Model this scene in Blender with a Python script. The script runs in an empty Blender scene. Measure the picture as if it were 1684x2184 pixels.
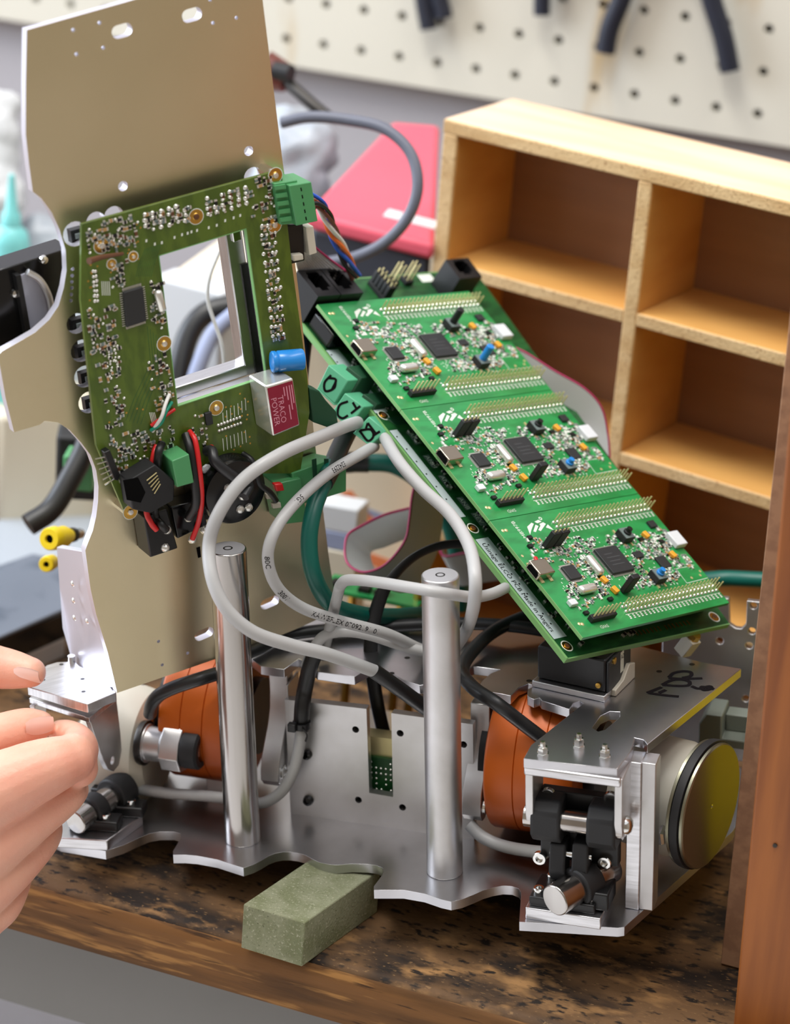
import bpy, bmesh, math, random
from mathutils import Vector, Matrix
from mathutils.geometry import tessellate_polygon
random.seed(7)
S = bpy.context.scene
COL = S.collection
# ------------------------------------------------------------------ camera, light, exposure
FPX, CX, CY = 5386.0, 842.0, 1092.0            # focal length in pixels of the 1684 x 2184 frame
CAM = Vector((0, 0, .5797))
WX = Vector((16592, 3622, -5386)).normalized()  # world x, z seen in camera axes (x right, y down, z forward)
WZ = Vector((1022, -12690, -5386)).normalized()
WY = WZ.cross(WX).normalized(); WX = WY.cross(WZ).normalized()
RW = Matrix((WX, WY, WZ))                       # camera axes -> world
cd = bpy.data.cameras.new('camera'); cam = bpy.data.objects.new('camera', cd); COL.objects.link(cam)
R3 = Matrix((RW @ Vector((1, 0, 0)), RW @ Vector((0, -1, 0)), RW @ Vector((0, 0, -1)))).transposed()
cam.matrix_world = Matrix.Translation(CAM) @ R3.to_4x4()
cd.sensor_fit = 'VERTICAL'; cd.sensor_height = 22.3; cd.lens = 55.0
cd.clip_start = .05; cd.clip_end = 50
cd.dof.use_dof = True; cd.dof.focus_distance = 1.035; cd.dof.aperture_fstop = 4.3; cd.dof.aperture_blades = 7
S.camera = cam
S.view_settings.view_transform = 'Standard'; S.view_settings.look = 'None'
S.view_settings.exposure = 0.3; S.view_settings.gamma = 1.0; S.view_settings.use_curve_mapping = False
S.cycles.use_denoising = True
S.cycles.max_bounces = 8; S.cycles.caustics_reflective = False; S.cycles.caustics_refractive = False
wd = bpy.data.worlds.new('world'); S.world = wd; wd.use_nodes = True
wd.node_tree.nodes['Background'].inputs[0].default_value = (.93, .94, .97, 1)
wd.node_tree.nodes['Background'].inputs[1].default_value = .85
def area(name, loc, target, sx, sy, power, color):
    d = bpy.data.lights.new(name, 'AREA'); d.shape = 'RECTANGLE'; d.size = sx; d.size_y = sy; d.energy = power; d.color = color
    o = bpy.data.objects.new(name, d); COL.objects.link(o); o.location = loc
    o.rotation_euler = (Vector(target) - Vector(loc)).to_track_quat('-Z', 'Y').to_euler(); return o
area('ceiling_lamp_near', (-.75, .62, 1.95), (-.35, .98, 0), 1.3, .35, 24, (1, .965, .91))
area('ceiling_lamp_far', (.35, 1.0, 1.95), (-.25, 1.05, 0), 1.3, .35, 10, (1, .965, .91))
area('window_light', (-2.3, .75, .95), (-.3, 1.0, .1), 1.5, 1.3, 42, (.80, .88, 1.0))

# ------------------------------------------------------------------ helpers
MM = .001
def sl(c):
    return tuple((x / 12.92 if x <= .04045 else ((x + .055) / 1.055) ** 2.4) for x in [v / 255 for v in c])
MATS = {}
def mat(name, c, metal=0, rough=.5, spec=.5, noise=None, bump=None, alpha=None, coat=0, sss=0, trans=0):
    """noise=(scale, colour2, (sx,sy,sz) stretch, lo, hi); bump=(scale, strength, stretch)"""
    m = bpy.data.materials.new(name); m.use_nodes = True; nt = m.node_tree; b = nt.nodes['Principled BSDF']
    b.inputs['Base Color'].default_value = (*sl(c), 1); b.inputs['Metallic'].default_value = metal
    b.inputs['Roughness'].default_value = rough; b.inputs['Specular IOR Level'].default_value = spec
    b.inputs['Coat Weight'].default_value = coat
    if trans: b.inputs['Transmission Weight'].default_value = trans
    if sss:
        b.inputs['Subsurface Weight'].default_value = sss; b.inputs['Subsurface Radius'].default_value = (.004, .0015, .0008)
        b.inputs['Subsurface Scale'].default_value = 1.0
    tc = nt.nodes.new('ShaderNodeTexCoord')
    def tex(scale, st, detail=4):
        mp = nt.nodes.new('ShaderNodeMapping'); mp.inputs['Scale'].default_value = st
        nt.links.new(tc.outputs['Object'], mp.inputs[0]); n = nt.nodes.new('ShaderNodeTexNoise')
        n.inputs['Scale'].default_value = scale; n.inputs['Detail'].default_value = detail; nt.links.new(mp.outputs[0], n.inputs['Vector']); return n
    if noise:
        layers = noise if isinstance(noise, list) else [noise]
        cur = None
        for (sc, c2, st, lo, hi) in layers:
            n = tex(sc, st); r = nt.nodes.new('ShaderNodeMapRange'); r.inputs[1].default_value = lo; r.inputs[2].default_value = hi
            nt.links.new(n.outputs['Fac'], r.inputs[0]); mx = nt.nodes.new('ShaderNodeMix'); mx.data_type = 'RGBA'
            nt.links.new(r.outputs[0], mx.inputs[0]); mx.inputs[7].default_value = (*sl(c2), 1)
            if cur is None: mx.inputs[6].default_value = (*sl(c), 1)
            else: nt.links.new(cur, mx.inputs[6])
            cur = mx.outputs[2]
        nt.links.new(cur, b.inputs['Base Color'])
    if bump:
        n = tex(bump[0], bump[2] if len(bump) > 2 else (1, 1, 1), 3); bp = nt.nodes.new('ShaderNodeBump'); bp.inputs['Strength'].default_value = bump[1]
        bp.inputs['Distance'].default_value = bump[3] if len(bump) > 3 else .0006
        nt.links.new(n.outputs['Fac'], bp.inputs['Height']); nt.links.new(bp.outputs[0], b.inputs['Normal'])
    MATS[name] = m; return m
def V(*a): return Vector(a)
I4 = Matrix.Identity(4)
def ray(px, py): return RW @ Vector(((px - CX) / FPX, (py - CY) / FPX, 1))
def at(px, py, Z): return (CAM + ray(px, py) * (Z * MM)) / MM          # world mm of a pixel at depth Z (mm)
def hit(F, px, py, val=0, ax=2):
    """point of frame F (mm) where the sight line through a pixel meets the frame's plane  axis = val"""
    Fi = F.inverted(); o = (Fi @ CAM) / MM; d = Fi.to_3x3() @ ray(px, py); return o + d * ((val - o[ax]) / d[ax])
def frame(o, x, y, z):
    m = Matrix((x, y, z)).transposed().to_4x4(); m.translation = o * MM; return m
class MB:
    def __init__(s, F=I4): s.F = F; s.v = []; s.f = []; s.m = []; s.mi = 0
    def add(s, vs, fs):
        k = len(s.v); s.v += [Vector(v) for v in vs]; s.f += [tuple(i + k for i in f) for f in fs]; s.m += [s.mi] * len(fs); return s
    def box(s, x0, x1, y0, y1, z0, z1):
        return s.obox(V((x0 + x1) / 2, (y0 + y1) / 2, (z0 + z1) / 2), V((x1 - x0) / 2, 0, 0), V(0, (y1 - y0) / 2, 0), V(0, 0, (z1 - z0) / 2))
    def obox(s, c, a, b, d):
        c = Vector(c); vs = [c + a * i + b * j + d * k for i in (-1, 1) for j in (-1, 1) for k in (-1, 1)]
        return s.add(vs, [(0, 1, 3, 2), (4, 6, 7, 5), (0, 4, 5, 1), (2, 3, 7, 6), (0, 2, 6, 4), (1, 5, 7, 3)])
    def rbox(s, c, lx, ly, lz, ang):
        ca, sa = math.cos(ang), math.sin(ang)
        return s.obox(c, V(ca, sa, 0) * lx / 2, V(-sa, ca, 0) * ly / 2, V(0, 0, lz / 2))
    def prism(s, poly, z0, z1, holes=(), axis=2, side=None):
        """poly of 2D points; axis 2: (x,y)->z, axis 1: (x,z)->y, axis 0: (y,z)->x"""
        def P(p, h): return V(p[0], p[1], h) if axis == 2 else V(p[0], h, p[1]) if axis == 1 else V(h, p[0], p[1])
        loops = [list(poly)] + [list(h) for h in holes]
        flat = [p for l in loops for p in l]; n = len(flat)
        tri = tessellate_polygon([[V(p[0], p[1], 0) for p in l] for l in loops]) if (holes or len(poly) > 4) else [tuple(range(len(poly)))]
        tri = [tuple(t) for t in tri]; fs = [tuple(t) for t in tri] + [tuple(i + n for i in reversed(t)) for t in tri]
        k = 0
        for l in loops:
            m = len(l); fs += [(k + i, k + (i + 1) % m, n + k + (i + 1) % m, n + k + i) for i in range(m)]; k += m
        s.add([P(p, z0) for p in flat] + [P(p, z1) for p in flat], fs)
        if side is not None:
            for q in range(len(fs) - 2 * len(tri)): s.m[len(s.m) - len(fs) + 2 * len(tri) + q] = side
        return s
    def hull(s, a, b):
        """two matching loops of 3D points joined and capped"""
        n = len(a); return s.add(list(a) + list(b), [tuple(range(n)), tuple(range(2 * n - 1, n - 1, -1))] + [(i, (i + 1) % n, n + (i + 1) % n, n + i) for i in range(n)])
    def tube(s, pts, r, n=10, cap=True, flat=None, up=None):
        pts = [Vector(p) for p in pts]; rr = r if isinstance(r, (list, tuple)) else [r] * len(pts)
        T = [(pts[min(i + 1, len(pts) - 1)] - pts[max(i - 1, 0)]).normalized() for i in range(len(pts))]
        N = Vector(up) if up else T[0].orthogonal(); vs = []
        for i, p in enumerate(pts):
            if up: N = Vector(up)
            N = (N - T[i] * N.dot(T[i])).normalized(); B = T[i].cross(N)
            for k in range(n):
                a = 2 * math.pi * k / n
                vs.append(p + N * (math.cos(a) * rr[i] * (flat or 1)) + B * (math.sin(a) * rr[i]))
        fs = [(i * n + k, i * n + (k + 1) % n, (i + 1) * n + (k + 1) % n, (i + 1) * n + k) for i in range(len(pts) - 1) for k in range(n)]
        if cap: fs += [tuple(reversed(range(n))), tuple(range((len(pts) - 1) * n, len(pts) * n))]
        return s.add(vs, fs)
    def cyl(s, a, b, r, r2=None, n=20): return s.tube([a, b], [r, r if r2 is None else r2], n)
    def lathe(s, prof, o, d, n=32):
        d = Vector(d).normalized(); a = d.orthogonal().normalized(); b = d.cross(a); o = Vector(o); m = len(prof); vs = []
        for k in range(n):
            c, q = math.cos(2 * math.pi * k / n), math.sin(2 * math.pi * k / n)
            vs += [o + d * t + (a * c + b * q) * r for r, t in prof]
        return s.add(vs, [(k * m + i, k * m + i + 1, ((k + 1) % n) * m + i + 1, ((k + 1) % n) * m + i) for k in range(n) for i in range(m - 1)])
    def ball(s, c, r, h=None, n=8, up=(0, 0, 1)):
        h = h or r; return s.lathe([(r, 0), (r * .8, h * .55), (r * .35, h * .92), (.001, h)], c, up, n)
    def strip(s, rowsA, rowsB): 
        n = len(rowsA); return s.add(list(rowsA) + list(rowsB), [(i, i + 1, n + i + 1, n + i) for i in range(n - 1)])
WM = {}                                         # world matrices by object name
MESHES = {}
def mesh_of(name, mb, mats, M, smooth=35, key=None):
    if key and key in MESHES: return MESHES[key]
    C = M.inverted() @ mb.F
    me = bpy.data.meshes.new(name); me.from_pydata([C @ (v * MM) for v in mb.v], [], mb.f)
    for m in (mats if isinstance(mats, (list, tuple)) else [mats]): me.materials.append(MATS[m])
    me.polygons.foreach_set('material_index', mb.m)
    bm = bmesh.new(); bm.from_mesh(me); bmesh.ops.recalc_face_normals(bm, faces=bm.faces); bm.to_mesh(me); bm.free()
    if smooth:
        me.polygons.foreach_set('use_smooth', [True] * len(me.polygons)); me.set_sharp_from_angle(angle=math.radians(smooth))
    if key: MESHES[key] = me
    return me
def props(o, label=None, cat=None, group=None, kind=None):
    for k, v in (('label', label), ('category', cat), ('group', group), ('kind', kind)):
        if v: o[k] = v
def thing(name, label, cat, F=I4, p=(0, 0, 0), group=None, parent=None):
    o = bpy.data.objects.new(name, None); COL.objects.link(o); M = F @ Matrix.Translation(Vector(p) * MM)
    if parent: o.parent = parent; o.matrix_basis = WM[parent.name].inverted() @ M
    else: o.matrix_world = M
    WM[o.name] = M; o.empty_display_size = .01; props(o, label, cat, group); return o
def part(name, mb, mats, parent, bevel=0, label=None, kind=None, smooth=35, key=None, seg=2):
    M = WM[parent.name]; o = bpy.data.objects.new(name, mesh_of(name, mb, mats, M, smooth, key)); COL.objects.link(o)
    o.parent = parent; WM[o.name] = M; props(o, label, None, None, kind); bev(o, bevel, seg); return o
def bev(o, w, seg=2):
    if w:
        b = o.modifiers.new('bevel', 'BEVEL'); b.width = w * MM; b.segments = seg; b.limit_method = 'ANGLE'; b.angle_limit = math.radians(40)
def solo(name, mb, mats, label=None, cat=None, group=None, kind=None, bevel=0, smooth=35):
    vs = [mb.F @ (v * MM) for v in mb.v]; lo = Vector([min(v[i] for v in vs) for i in range(3)]); hi = Vector([max(v[i] for v in vs) for i in range(3)])
    M = Matrix.Translation(V((lo.x + hi.x) / 2, (lo.y + hi.y) / 2, lo.z)) @ mb.F.to_3x3().to_4x4()
    o = bpy.data.objects.new(name, mesh_of(name, mb, mats, M, smooth)); COL.objects.link(o); o.matrix_world = M; WM[o.name] = M
    props(o, label, cat, group, kind); bev(o, bevel); return o
def spline(P, n=10):
    P = [Vector(p) for p in P]; Q = [P[0] * 2 - P[1]] + P + [P[-1] * 2 - P[-2]]; out = []
    for i in range(1, len(Q) - 2):
        a, b, c, d = Q[i - 1:i + 3]
        for k in range(n):
            t = k / n; out.append(.5 * (2 * b + (c - a) * t + (2 * a - 5 * b + 4 * c - d) * t * t + (3 * b - a - 3 * c + d) * t ** 3))
    return out + [P[-1]]
def px_path(L, n=10): return spline([at(*q) for q in L], n)
TXT = {}
def text_geo(s, size):
    k = (s, size)
    if k not in TXT:
        c = bpy.data.curves.new('lettering', 'FONT'); c.body = s; c.size = size; c.resolution_u = 2; o = bpy.data.objects.new('lettering', c)
        me = bpy.data.meshes.new_from_object(o); TXT[k] = ([v.co.copy() for v in me.vertices], [tuple(p.vertices) for p in me.polygons])
        bpy.data.objects.remove(o); bpy.data.curves.remove(c); bpy.data.meshes.remove(me)
    return TXT[k]
def put_text(mb, s, size, o, right, up, lift=.06, bold=0):
    vs, fs = text_geo(s, size); right = Vector(right).normalized(); up = Vector(up).normalized(); nrm = right.cross(up); o = Vector(o)
    mb.add([o + right * v.x + up * v.y + nrm * lift for v in vs], fs); return mb
def wrap_text(mb, s, size, path, r, start, phi=0, flip=1, lift=.06):
    """print lettering round a cable: path in world mm, start = arc length"""
    vs, fs = text_geo(s, size); L = [0]
    for a, b in zip(path, path[1:]): L.append(L[-1] + (b - a).length)
    out = []
    for v in vs:
        q = min(max(start + v.x * flip, 0), L[-1] - .01); i = max(k for k in range(len(L)) if L[k] <= q); i = min(i, len(path) - 2)
        t = (q - L[i]) / max(L[i + 1] - L[i], 1e-6); c = path[i].lerp(path[i + 1], t); T = (path[i + 1] - path[i]).normalized()
        N = (CAM / MM - c); N = (N - T * N.dot(T)).normalized(); B = N.cross(T) * flip
        a = (v.y - size * .35) / r + phi; out.append(c + (N * math.cos(a) + B * math.sin(a)) * (r + lift))
    mb.add(out, fs); return mb
def smd(mb, x, y, ang=0, L=1.6, W=.8, H=.5, body=0, end=1, z=0):
    """one chip resistor or capacitor: body between two soldered ends"""
    mb.mi = body; mb.rbox((x, y, z + H / 2), L * .62, W, H, ang); mb.mi = end
    for s in (-1, 1): mb.rbox((x + s * math.cos(ang) * L * .42, y + s * math.sin(ang) * L * .42, z + H * .45), L * .3, W * 1.12, H * .95, ang)
def circ(cx, cy, r, n=16, a0=0): return [(cx + r * math.cos(2 * math.pi * k / n + a0), cy + r * math.sin(2 * math.pi * k / n + a0)) for k in range(n)]
def slot(cx, cy, L, r, ang, n=8):
    c, s = math.cos(ang), math.sin(ang); h = L / 2 - r; P = []
    for sg, a0 in ((1, -math.pi / 2), (-1, math.pi / 2)):
        for k in range(n + 1):
            a = a0 + math.pi * k / n; x, y = sg * h + r * math.cos(a), r * math.sin(a); P.append((cx + x * c - y * s, cy + x * s + y * c))
    return P
# ------------------------------------------------------------------ frames
O_R = at(948, 1858, 1060)                        # robot origin: foot of the nearer pillar, on the base plate
rz = (RW @ Vector((-286, -12690, -5386))).normalized()
def _ex(th):
    z = Vector((-286, -12690, -5386)).normalized(); e1 = Vector((0, 1, 0)).cross(z).normalized()
    if e1.x < 0: e1 = -e1
    return RW @ (e1 * math.cos(th) + z.cross(e1) * math.sin(th))
rx = _ex(math.radians(-15)); rx = (rx - rz * rx.dot(rz)).normalized(); ry = rz.cross(rx)
RB = frame(O_R, rx, ry, rz)
bx = (RW @ Vector((.702, -.1211, .7018))).normalized(); bz = -(RW @ Vector((-.44918, .68947, .56822))); bz = (bz - bx * bz.dot(bx)).normalized()
BD = frame((CAM / MM) + RW @ Vector((-33.93, -90.58, 1101.2)), bx, bz.cross(bx), bz)   # row of controller boards: x across, -y down the row
pxx = (RW @ Vector((1, -.3455, .50))).normalized(); pyy = RW @ Vector((-.092, -1, -.507)); pyy = (pyy - pxx * pyy.dot(pxx)).normalized()
PN = frame(at(250, 1478, 1059), pxx, pyy, pxx.cross(pyy))                             # lid panel: x along, y up, z towards the room
def r2(px, py, h=0): p = hit(RB, px, py, h); return (p.x, p.y)
def rxz(px, py, y): p = hit(RB, px, py, y, 1); return (p.x, p.z)
def ryz(px, py, x): p = hit(RB, px, py, x, 0); return (p.y, p.z)
def p2(px, py, h=0): p = hit(PN, px, py, h); return (p.x, p.y)
def b2(px, py, h=0): p = hit(BD, px, py, h); return (p.x, p.y)
# ------------------------------------------------------------------ materials
mat('alu', (226, 226, 230), 1, .30, noise=(60, (200, 200, 202), (1, 1, 14), .35, .7), bump=(220, .05, (1, 1, 14)))
mat('alu_plate', (212, 212, 217), 1, .28, noise=(26, (182, 182, 186), (1, 1, 1), .35, .75), bump=(160, .05))
mat('alu_dull', (214, 213, 214), 1, .40, noise=(35, (192, 190, 188), (1, 1, 1), .35, .7), bump=(300, .06))
mat('alu_sheet', (238, 226, 192), 1, .34, noise=(9, (224, 212, 176), (1, 1, 1), .35, .7), bump=(400, .04))
mat('disc_metal', (150, 148, 128), 1, .34)
mat('window_lit_alu', (236, 234, 244), .75, .38)  # window light put into this paler metal for lid edges and flange
mat('steel', (188, 184, 180), 1, .2, noise=(40, (160, 154, 150), (1, 1, .05), .4, .7))
mat('bright', (225, 225, 222), 1, .15)
mat('dark_metal', (70, 68, 66), 1, .4)
mat('brass', (214, 170, 84), 1, .28)
mat('usb_metal', (178, 168, 150), 1, .24)
mat('gold', (226, 212, 158), .55, .35)
mat('orange', (206, 98, 22), .1, .42, noise=(18, (182, 80, 12), (1, 1, 1), .35, .7))
mat('cream', (214, 208, 192), 0, .45)
mat('black', (16, 16, 18), 0, .4)
mat('black_soft', (24, 24, 26), 0, .6)
mat('black_gloss', (12, 12, 14), 0, .18)
mat('hole', (6, 6, 6), 0, .9, spec=.1)
mat('pcb', (40, 148, 78), 0, .30, spec=.6, noise=(55, (32, 130, 66), (1, 3, 1), .45, .6), coat=.2)
mat('pcb_olive', (84, 106, 32), 0, .34, noise=(60, (70, 92, 26), (3, 1, 1), .45, .58), coat=.25)
mat('pcb_dark', (34, 92, 46), 0, .38, noise=(90, (24, 70, 36), (1, 3, 1), .4, .6))
mat('pcb_edge', (120, 170, 105), 0, .5)
mat('silk', (224, 230, 220), 0, .6)
mat('silk_band', (190, 204, 206), 0, .5)
mat('chip', (38, 40, 42), 0, .5)
mat('tin', (232, 231, 224), .72, .26)
mat('tan', (178, 140, 92), 0, .5)
mat('brown_part', (96, 60, 36), 0, .5)
mat('chip_ink', (62, 64, 66), 0, .6)
mat('grey_part', (110, 124, 122), 0, .45)
mat('amber', (236, 164, 48), 0, .4)
mat('term_green', (80, 152, 98), 0, .38)
mat('term_mint', (92, 176, 136), 0, .42)
mat('term_dark', (20, 70, 44), 0, .6)
mat('cap_blue', (36, 134, 214), 0, .25)
mat('crimson', (140, 22, 52), 0, .4)
mat('print_pink', (222, 150, 168), 0, .6)
mat('ink', (16, 12, 14), 0, .9, spec=.1)
mat('cable_grey', (178, 178, 178), 0, .4)
mat('cable_dark', (34, 35, 37), 0, .38)
mat('cable_black', (20, 20, 21), 0, .42)
mat('cable_teal', (4, 92, 80), 0, .4)
mat('wire_red', (206, 34, 36), 0, .35)
mat('wire_white', (230, 230, 226), 0, .4)
mat('wire_orange', (240, 116, 44), 0, .4)
mat('wire_blue', (36, 92, 206), 0, .35)
mat('wire_brown', (110, 54, 44), 0, .4)
mat('wire_green', (14, 140, 110), 0, .35)
mat('ribbon', (206, 208, 206), 0, .5)
mat('ribbon_red', (168, 30, 84), 0, .45)
mat('bench', (106, 78, 50), 0, .68, spec=.3, noise=[(20, (36, 26, 19), (1, 1.8, 1), .47, .63), (60, (158, 118, 74), (.8, 1.6, 1), .54, .72), (240, (32, 24, 18), (.6, 1.2, 1), .55, .66), (700, (128, 98, 64), (.5, 1, 1), .62, .7)], bump=(260, .6, (.6, 1, 1)))
mat('bench_edge', (118, 80, 42), 0, .7, spec=.3, noise=[(40, (84, 56, 28), (.25, 1, 2.5), .42, .6), (260, (156, 112, 62), (.12, 1, 1.2), .56, .68), (400, (64, 42, 22), (.1, 1, 1), .6, .7)], bump=(300, .6, (.15, 1, 1)))
mat('ply', (216, 164, 92), 0, .5, noise=[(16, (204, 148, 78), (.5, 1, 3), .4, .65)], bump=(120, .1, (1, 1, 4)))
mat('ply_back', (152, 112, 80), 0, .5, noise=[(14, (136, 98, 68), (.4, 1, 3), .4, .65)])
mat('ply_edge', (212, 180, 132), 0, .7, noise=[(90, (198, 162, 112), (.3, 1, 1), .4, .6), (800, (166, 128, 84), (.7, 1, 1), .58, .68)], bump=(700, .6))
mat('ply_top_lit', (234, 206, 178), 0, .5, noise=[(18, (226, 192, 156), (.4, 3, 1), .4, .65)])  # paler ply, overhead light on the tray top put into the colour
mat('plank', (158, 92, 38), 0, .5, noise=[(34, (126, 68, 26), (3, 3, .22), .38, .66)], bump=(60, .1, (4, 4, .5)))
mat('fibre', (164, 126, 96), 0, .8, noise=[(160, (144, 108, 82), (1, 1, 1), .4, .6)])
mat('stone', (140, 142, 116), 0, .9, spec=.2, noise=[(90, (120, 124, 94), (1, 1, 1), .4, .62), (900, (164, 164, 140), (1, 1, 1), .58, .68), (900, (96, 98, 74), (1.3, 1.1, 1), .62, .7), (30, (98, 100, 72), (1, 1, 1), .58, .78)], bump=(900, .7))
mat('wall', (182, 180, 186), 0, .7)
mat('peg', (226, 223, 210), 0, .5, noise=[(7, (226, 223, 210), (1, 1, 1), .3, .6), (9, (206, 184, 146), (2.2, 1, .5), .62, .72)])
mat('apron', (128, 126, 122), 0, .6, noise=(4, (112, 111, 110), (1, 1, 1), .3, .7))
mat('floor', (250, 248, 246), 0, .6, noise=(5, (240, 238, 235), (1, 1, 1), .4, .6))
mat('rubber_grip', (34, 38, 52), 0, .5)
mat('red_case', (228, 92, 112), 0, .42)  # glare on the case put into this pinker red
mat('slate', (52, 56, 68), 0, .5)
mat('slate_cable', (98, 102, 116), 0, .45)
mat('beige', (214, 206, 186), 0, .6)
mat('warm_wall', (150, 138, 122), 0, .8)
mat('turquoise', (130, 214, 214), 0, .35)
mat('milk', (214, 218, 222), 0, .5)
mat('bag', (166, 174, 184), 0, .35)
mat('yellow', (236, 206, 24), 0, .4)
mat('device_top', (104, 111, 124), 0, .5, noise=(50, (84, 92, 106), (1, 1, 1), .5, .65))
mat('device_side', (186, 186, 190), .5, .45)
mat('paper', (232, 222, 200), 0, .7)
mat('paper_orange', (226, 132, 84), 0, .7)
mat('paper_blue', (150, 160, 190), 0, .7)
mat('clear', (240, 246, 248), 0, .05, trans=.9)
mat('lens', (206, 208, 226), 0, .12, coat=.5)
mat('skin', (236, 182, 158), 0, .45, spec=.4, noise=[(28, (228, 152, 130), (1, 1, 1), .38, .75)], bump=(700, .35, (1, 1, 1), .0004), sss=.15)
mat('nail', (252, 222, 210), 0, .3, spec=.5, coat=.3)
mat('plastic_grey', (120, 126, 116), 0, .5)
mat('sleeve_blue', (26, 28, 52), 0, .4)
# ------------------------------------------------------------------ setting: room shell
def wall(name, x0, x1, y0, y1, z0, z1, m):
    solo(name, MB().box(x0, x1, y0, y1, z0, z1), m, kind='structure')
wall('wall_back', -2600, 2000, 1446, 1500, -760, 2200, 'wall')
wall('wall_right', 1950, 2000, -1600, 1446, -760, 2200, 'warm_wall')
wall('wall_front', -2600, 2000, -1650, -1600, -760, 2200, 'warm_wall')
wall('floor', -2600, 2000, -1650, 1500, -800, -760, 'floor')
# pegboard on the back wall, real punched holes
ph = hit(I4, 618, 79, 1440, 1); pq = hit(I4, 697, 92, 1440, 1); pitch = (pq - ph).length
pz0 = hit(I4, 900, 168, 1440, 1).z - 4
holes = []
for i in range(-14, 14):
    for j in range(0, 8):
        x, z = ph.x + i * pitch, ph.z + j * pitch
        if z + 4 < pz0 + pitch * 8: holes.append(circ(x, z, 3.0, 8))
m = MB().prism([(ph.x - 14.5 * pitch, pz0), (ph.x + 13.5 * pitch, pz0), (ph.x + 13.5 * pitch, ph.z + 7.5 * pitch), (ph.x - 14.5 * pitch, ph.z + 7.5 * pitch)], 1434, 1440, holes, axis=1)
peg = thing('pegboard', 'cream pegboard with rows of round holes fixed to the back wall', 'pegboard', I4, (ph.x + 5 * pitch, 1440, pz0))
part('perforated_panel', m, 'peg', peg, smooth=0)
b = MB(); b.box(ph.x - 14.5 * pitch, ph.x + 13.5 * pitch, 1440, 1446, pz0, pz0 + 12)
for k in range(5): b.box(ph.x + (-14.4 + k * 6.9) * pitch - 6, ph.x + (-14.4 + k * 6.9) * pitch + 6, 1440, 1446, pz0 + 12, ph.z + 7.5 * pitch)
part('mounting_batten', b, 'brown_part', peg)
# workbench
bench = thing('workbench', 'worn dark-stained wooden workbench with rounded front edge and scarred top', 'workbench', I4, (-400, 1100, -760))
part('bench_top', MB().prism([(834, -26), (834, -5), (835.5, -1.5), (839, 0), (1445, 0), (1445, -26)], -1500, 900, axis=0), 'bench', bench, smooth=50)
part('front_lipping', MB().prism([(832.6, -26), (832.4, -7), (833, -3.2), (834.2, -2), (834.2, -26)], -1500, 900, axis=0), 'bench_edge', bench, smooth=50)
ap = hit(I4, 60, 2142, 868, 1)
part('apron_panel', MB().box(-1500, 900, 866, 884, ap.z, -26), 'apron', bench, label='plain grey panel below the bench top')
for x in (-1400, 800):
    for y in (900, 1380): part('leg', MB().box(x - 35, x + 35, y - 30, y + 30, -760, -26), 'apron', bench)
# ------------------------------------------------------------------ green stone block
q = [hit(I4, 519, 1928, 21.24), hit(I4, 650, 1968, 21.24), hit(I4, 795, 1866, 21.24)]
A, B_, C_ = [Vector((v.x, v.y)) for v in q]; D_ = A + (C_ - B_)
ext = (C_ - B_) * .12
m = MB().prism([A, B_, C_ + ext, D_ + ext], 0, 21.2)
solo('stone_block', m, 'stone', 'grey-green sharpening stone block under the front of the metal base', 'block', bevel=.5)
# ------------------------------------------------------------------ compartment tray standing behind
tl = at(950, 255, 1230); fx = (at(1684, 425, 1137) - tl); fx.z = 0; fx.normalize(); fyv = V(0, 0, 1).cross(fx)
TR = frame(V(tl.x, tl.y, 0), fx, fyv, V(0, 0, 1))
def t2(px, py): p = hit(TR, px, py, 0, 1); return p.x, p.z
ztop = t2(950, 252)[1]; dep = 62; XR = 330
tray = thing('compartment_tray', 'shallow wooden box with open compartments standing upright behind the circuit boards', 'box', TR, (XR / 2, dep / 2, 0))
x1 = t2(985, 420)[0]; zt1 = t2(1100, 318)[1]; wl = x1
def tbox(name, m, x0, x1, z0, z1, y0=0, y1=dep, label=None): return part(name, MB(TR).box(x0, x1, y0, y1, z0, z1), m, tray, bevel=.8, label=label)
tbox('top_board', 'ply_top_lit', -.5, XR, ztop - 7, ztop)
tbox('top_edge', 'ply_edge', -.5, XR, ztop - 7.2, ztop - .3, -1.2, .6)
tbox('side_board', 'ply', 0, 8, 0, ztop - 7); tbox('side_edge', 'ply_edge', 0, 8, 0, ztop - 7, -1.2, .4)
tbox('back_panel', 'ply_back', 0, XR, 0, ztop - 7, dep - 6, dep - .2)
xd = t2(1362, 520)[0]
s1 = t2(1347, 664)[1]; s2 = t2(1305, 957)[1]; s1l = t2(1000, 583)[1]
for (xx) in (xd, xd * 2 - 8 + 3, xd * 3 - 12):
    tbox('divider', 'ply', xx - 3.5, xx + 3.5, 0, ztop - 7, 0); tbox('divider_edge', 'ply_edge', xx - 3.5, xx + 3.5, 0, ztop - 7, -1.1, .3)
zs = [s1, s2, s2 - (s1 - s2)]
cols = [(8, xd - 3.5), (xd + 3.5, xd * 2 - 8.5), (xd * 2 - 1.5, xd * 3 - 15.5)]
for a, b_ in cols:
    for z in zs:
        if z > 12:
            tbox('shelf', 'ply', a, b_, z - 6.5, z); tbox('shelf_edge', 'ply_edge', a, b_, z - 6.5, z - .1, -1.0, .3)
tbox('bottom_board', 'ply', 8, XR, 0, 7)
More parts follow.
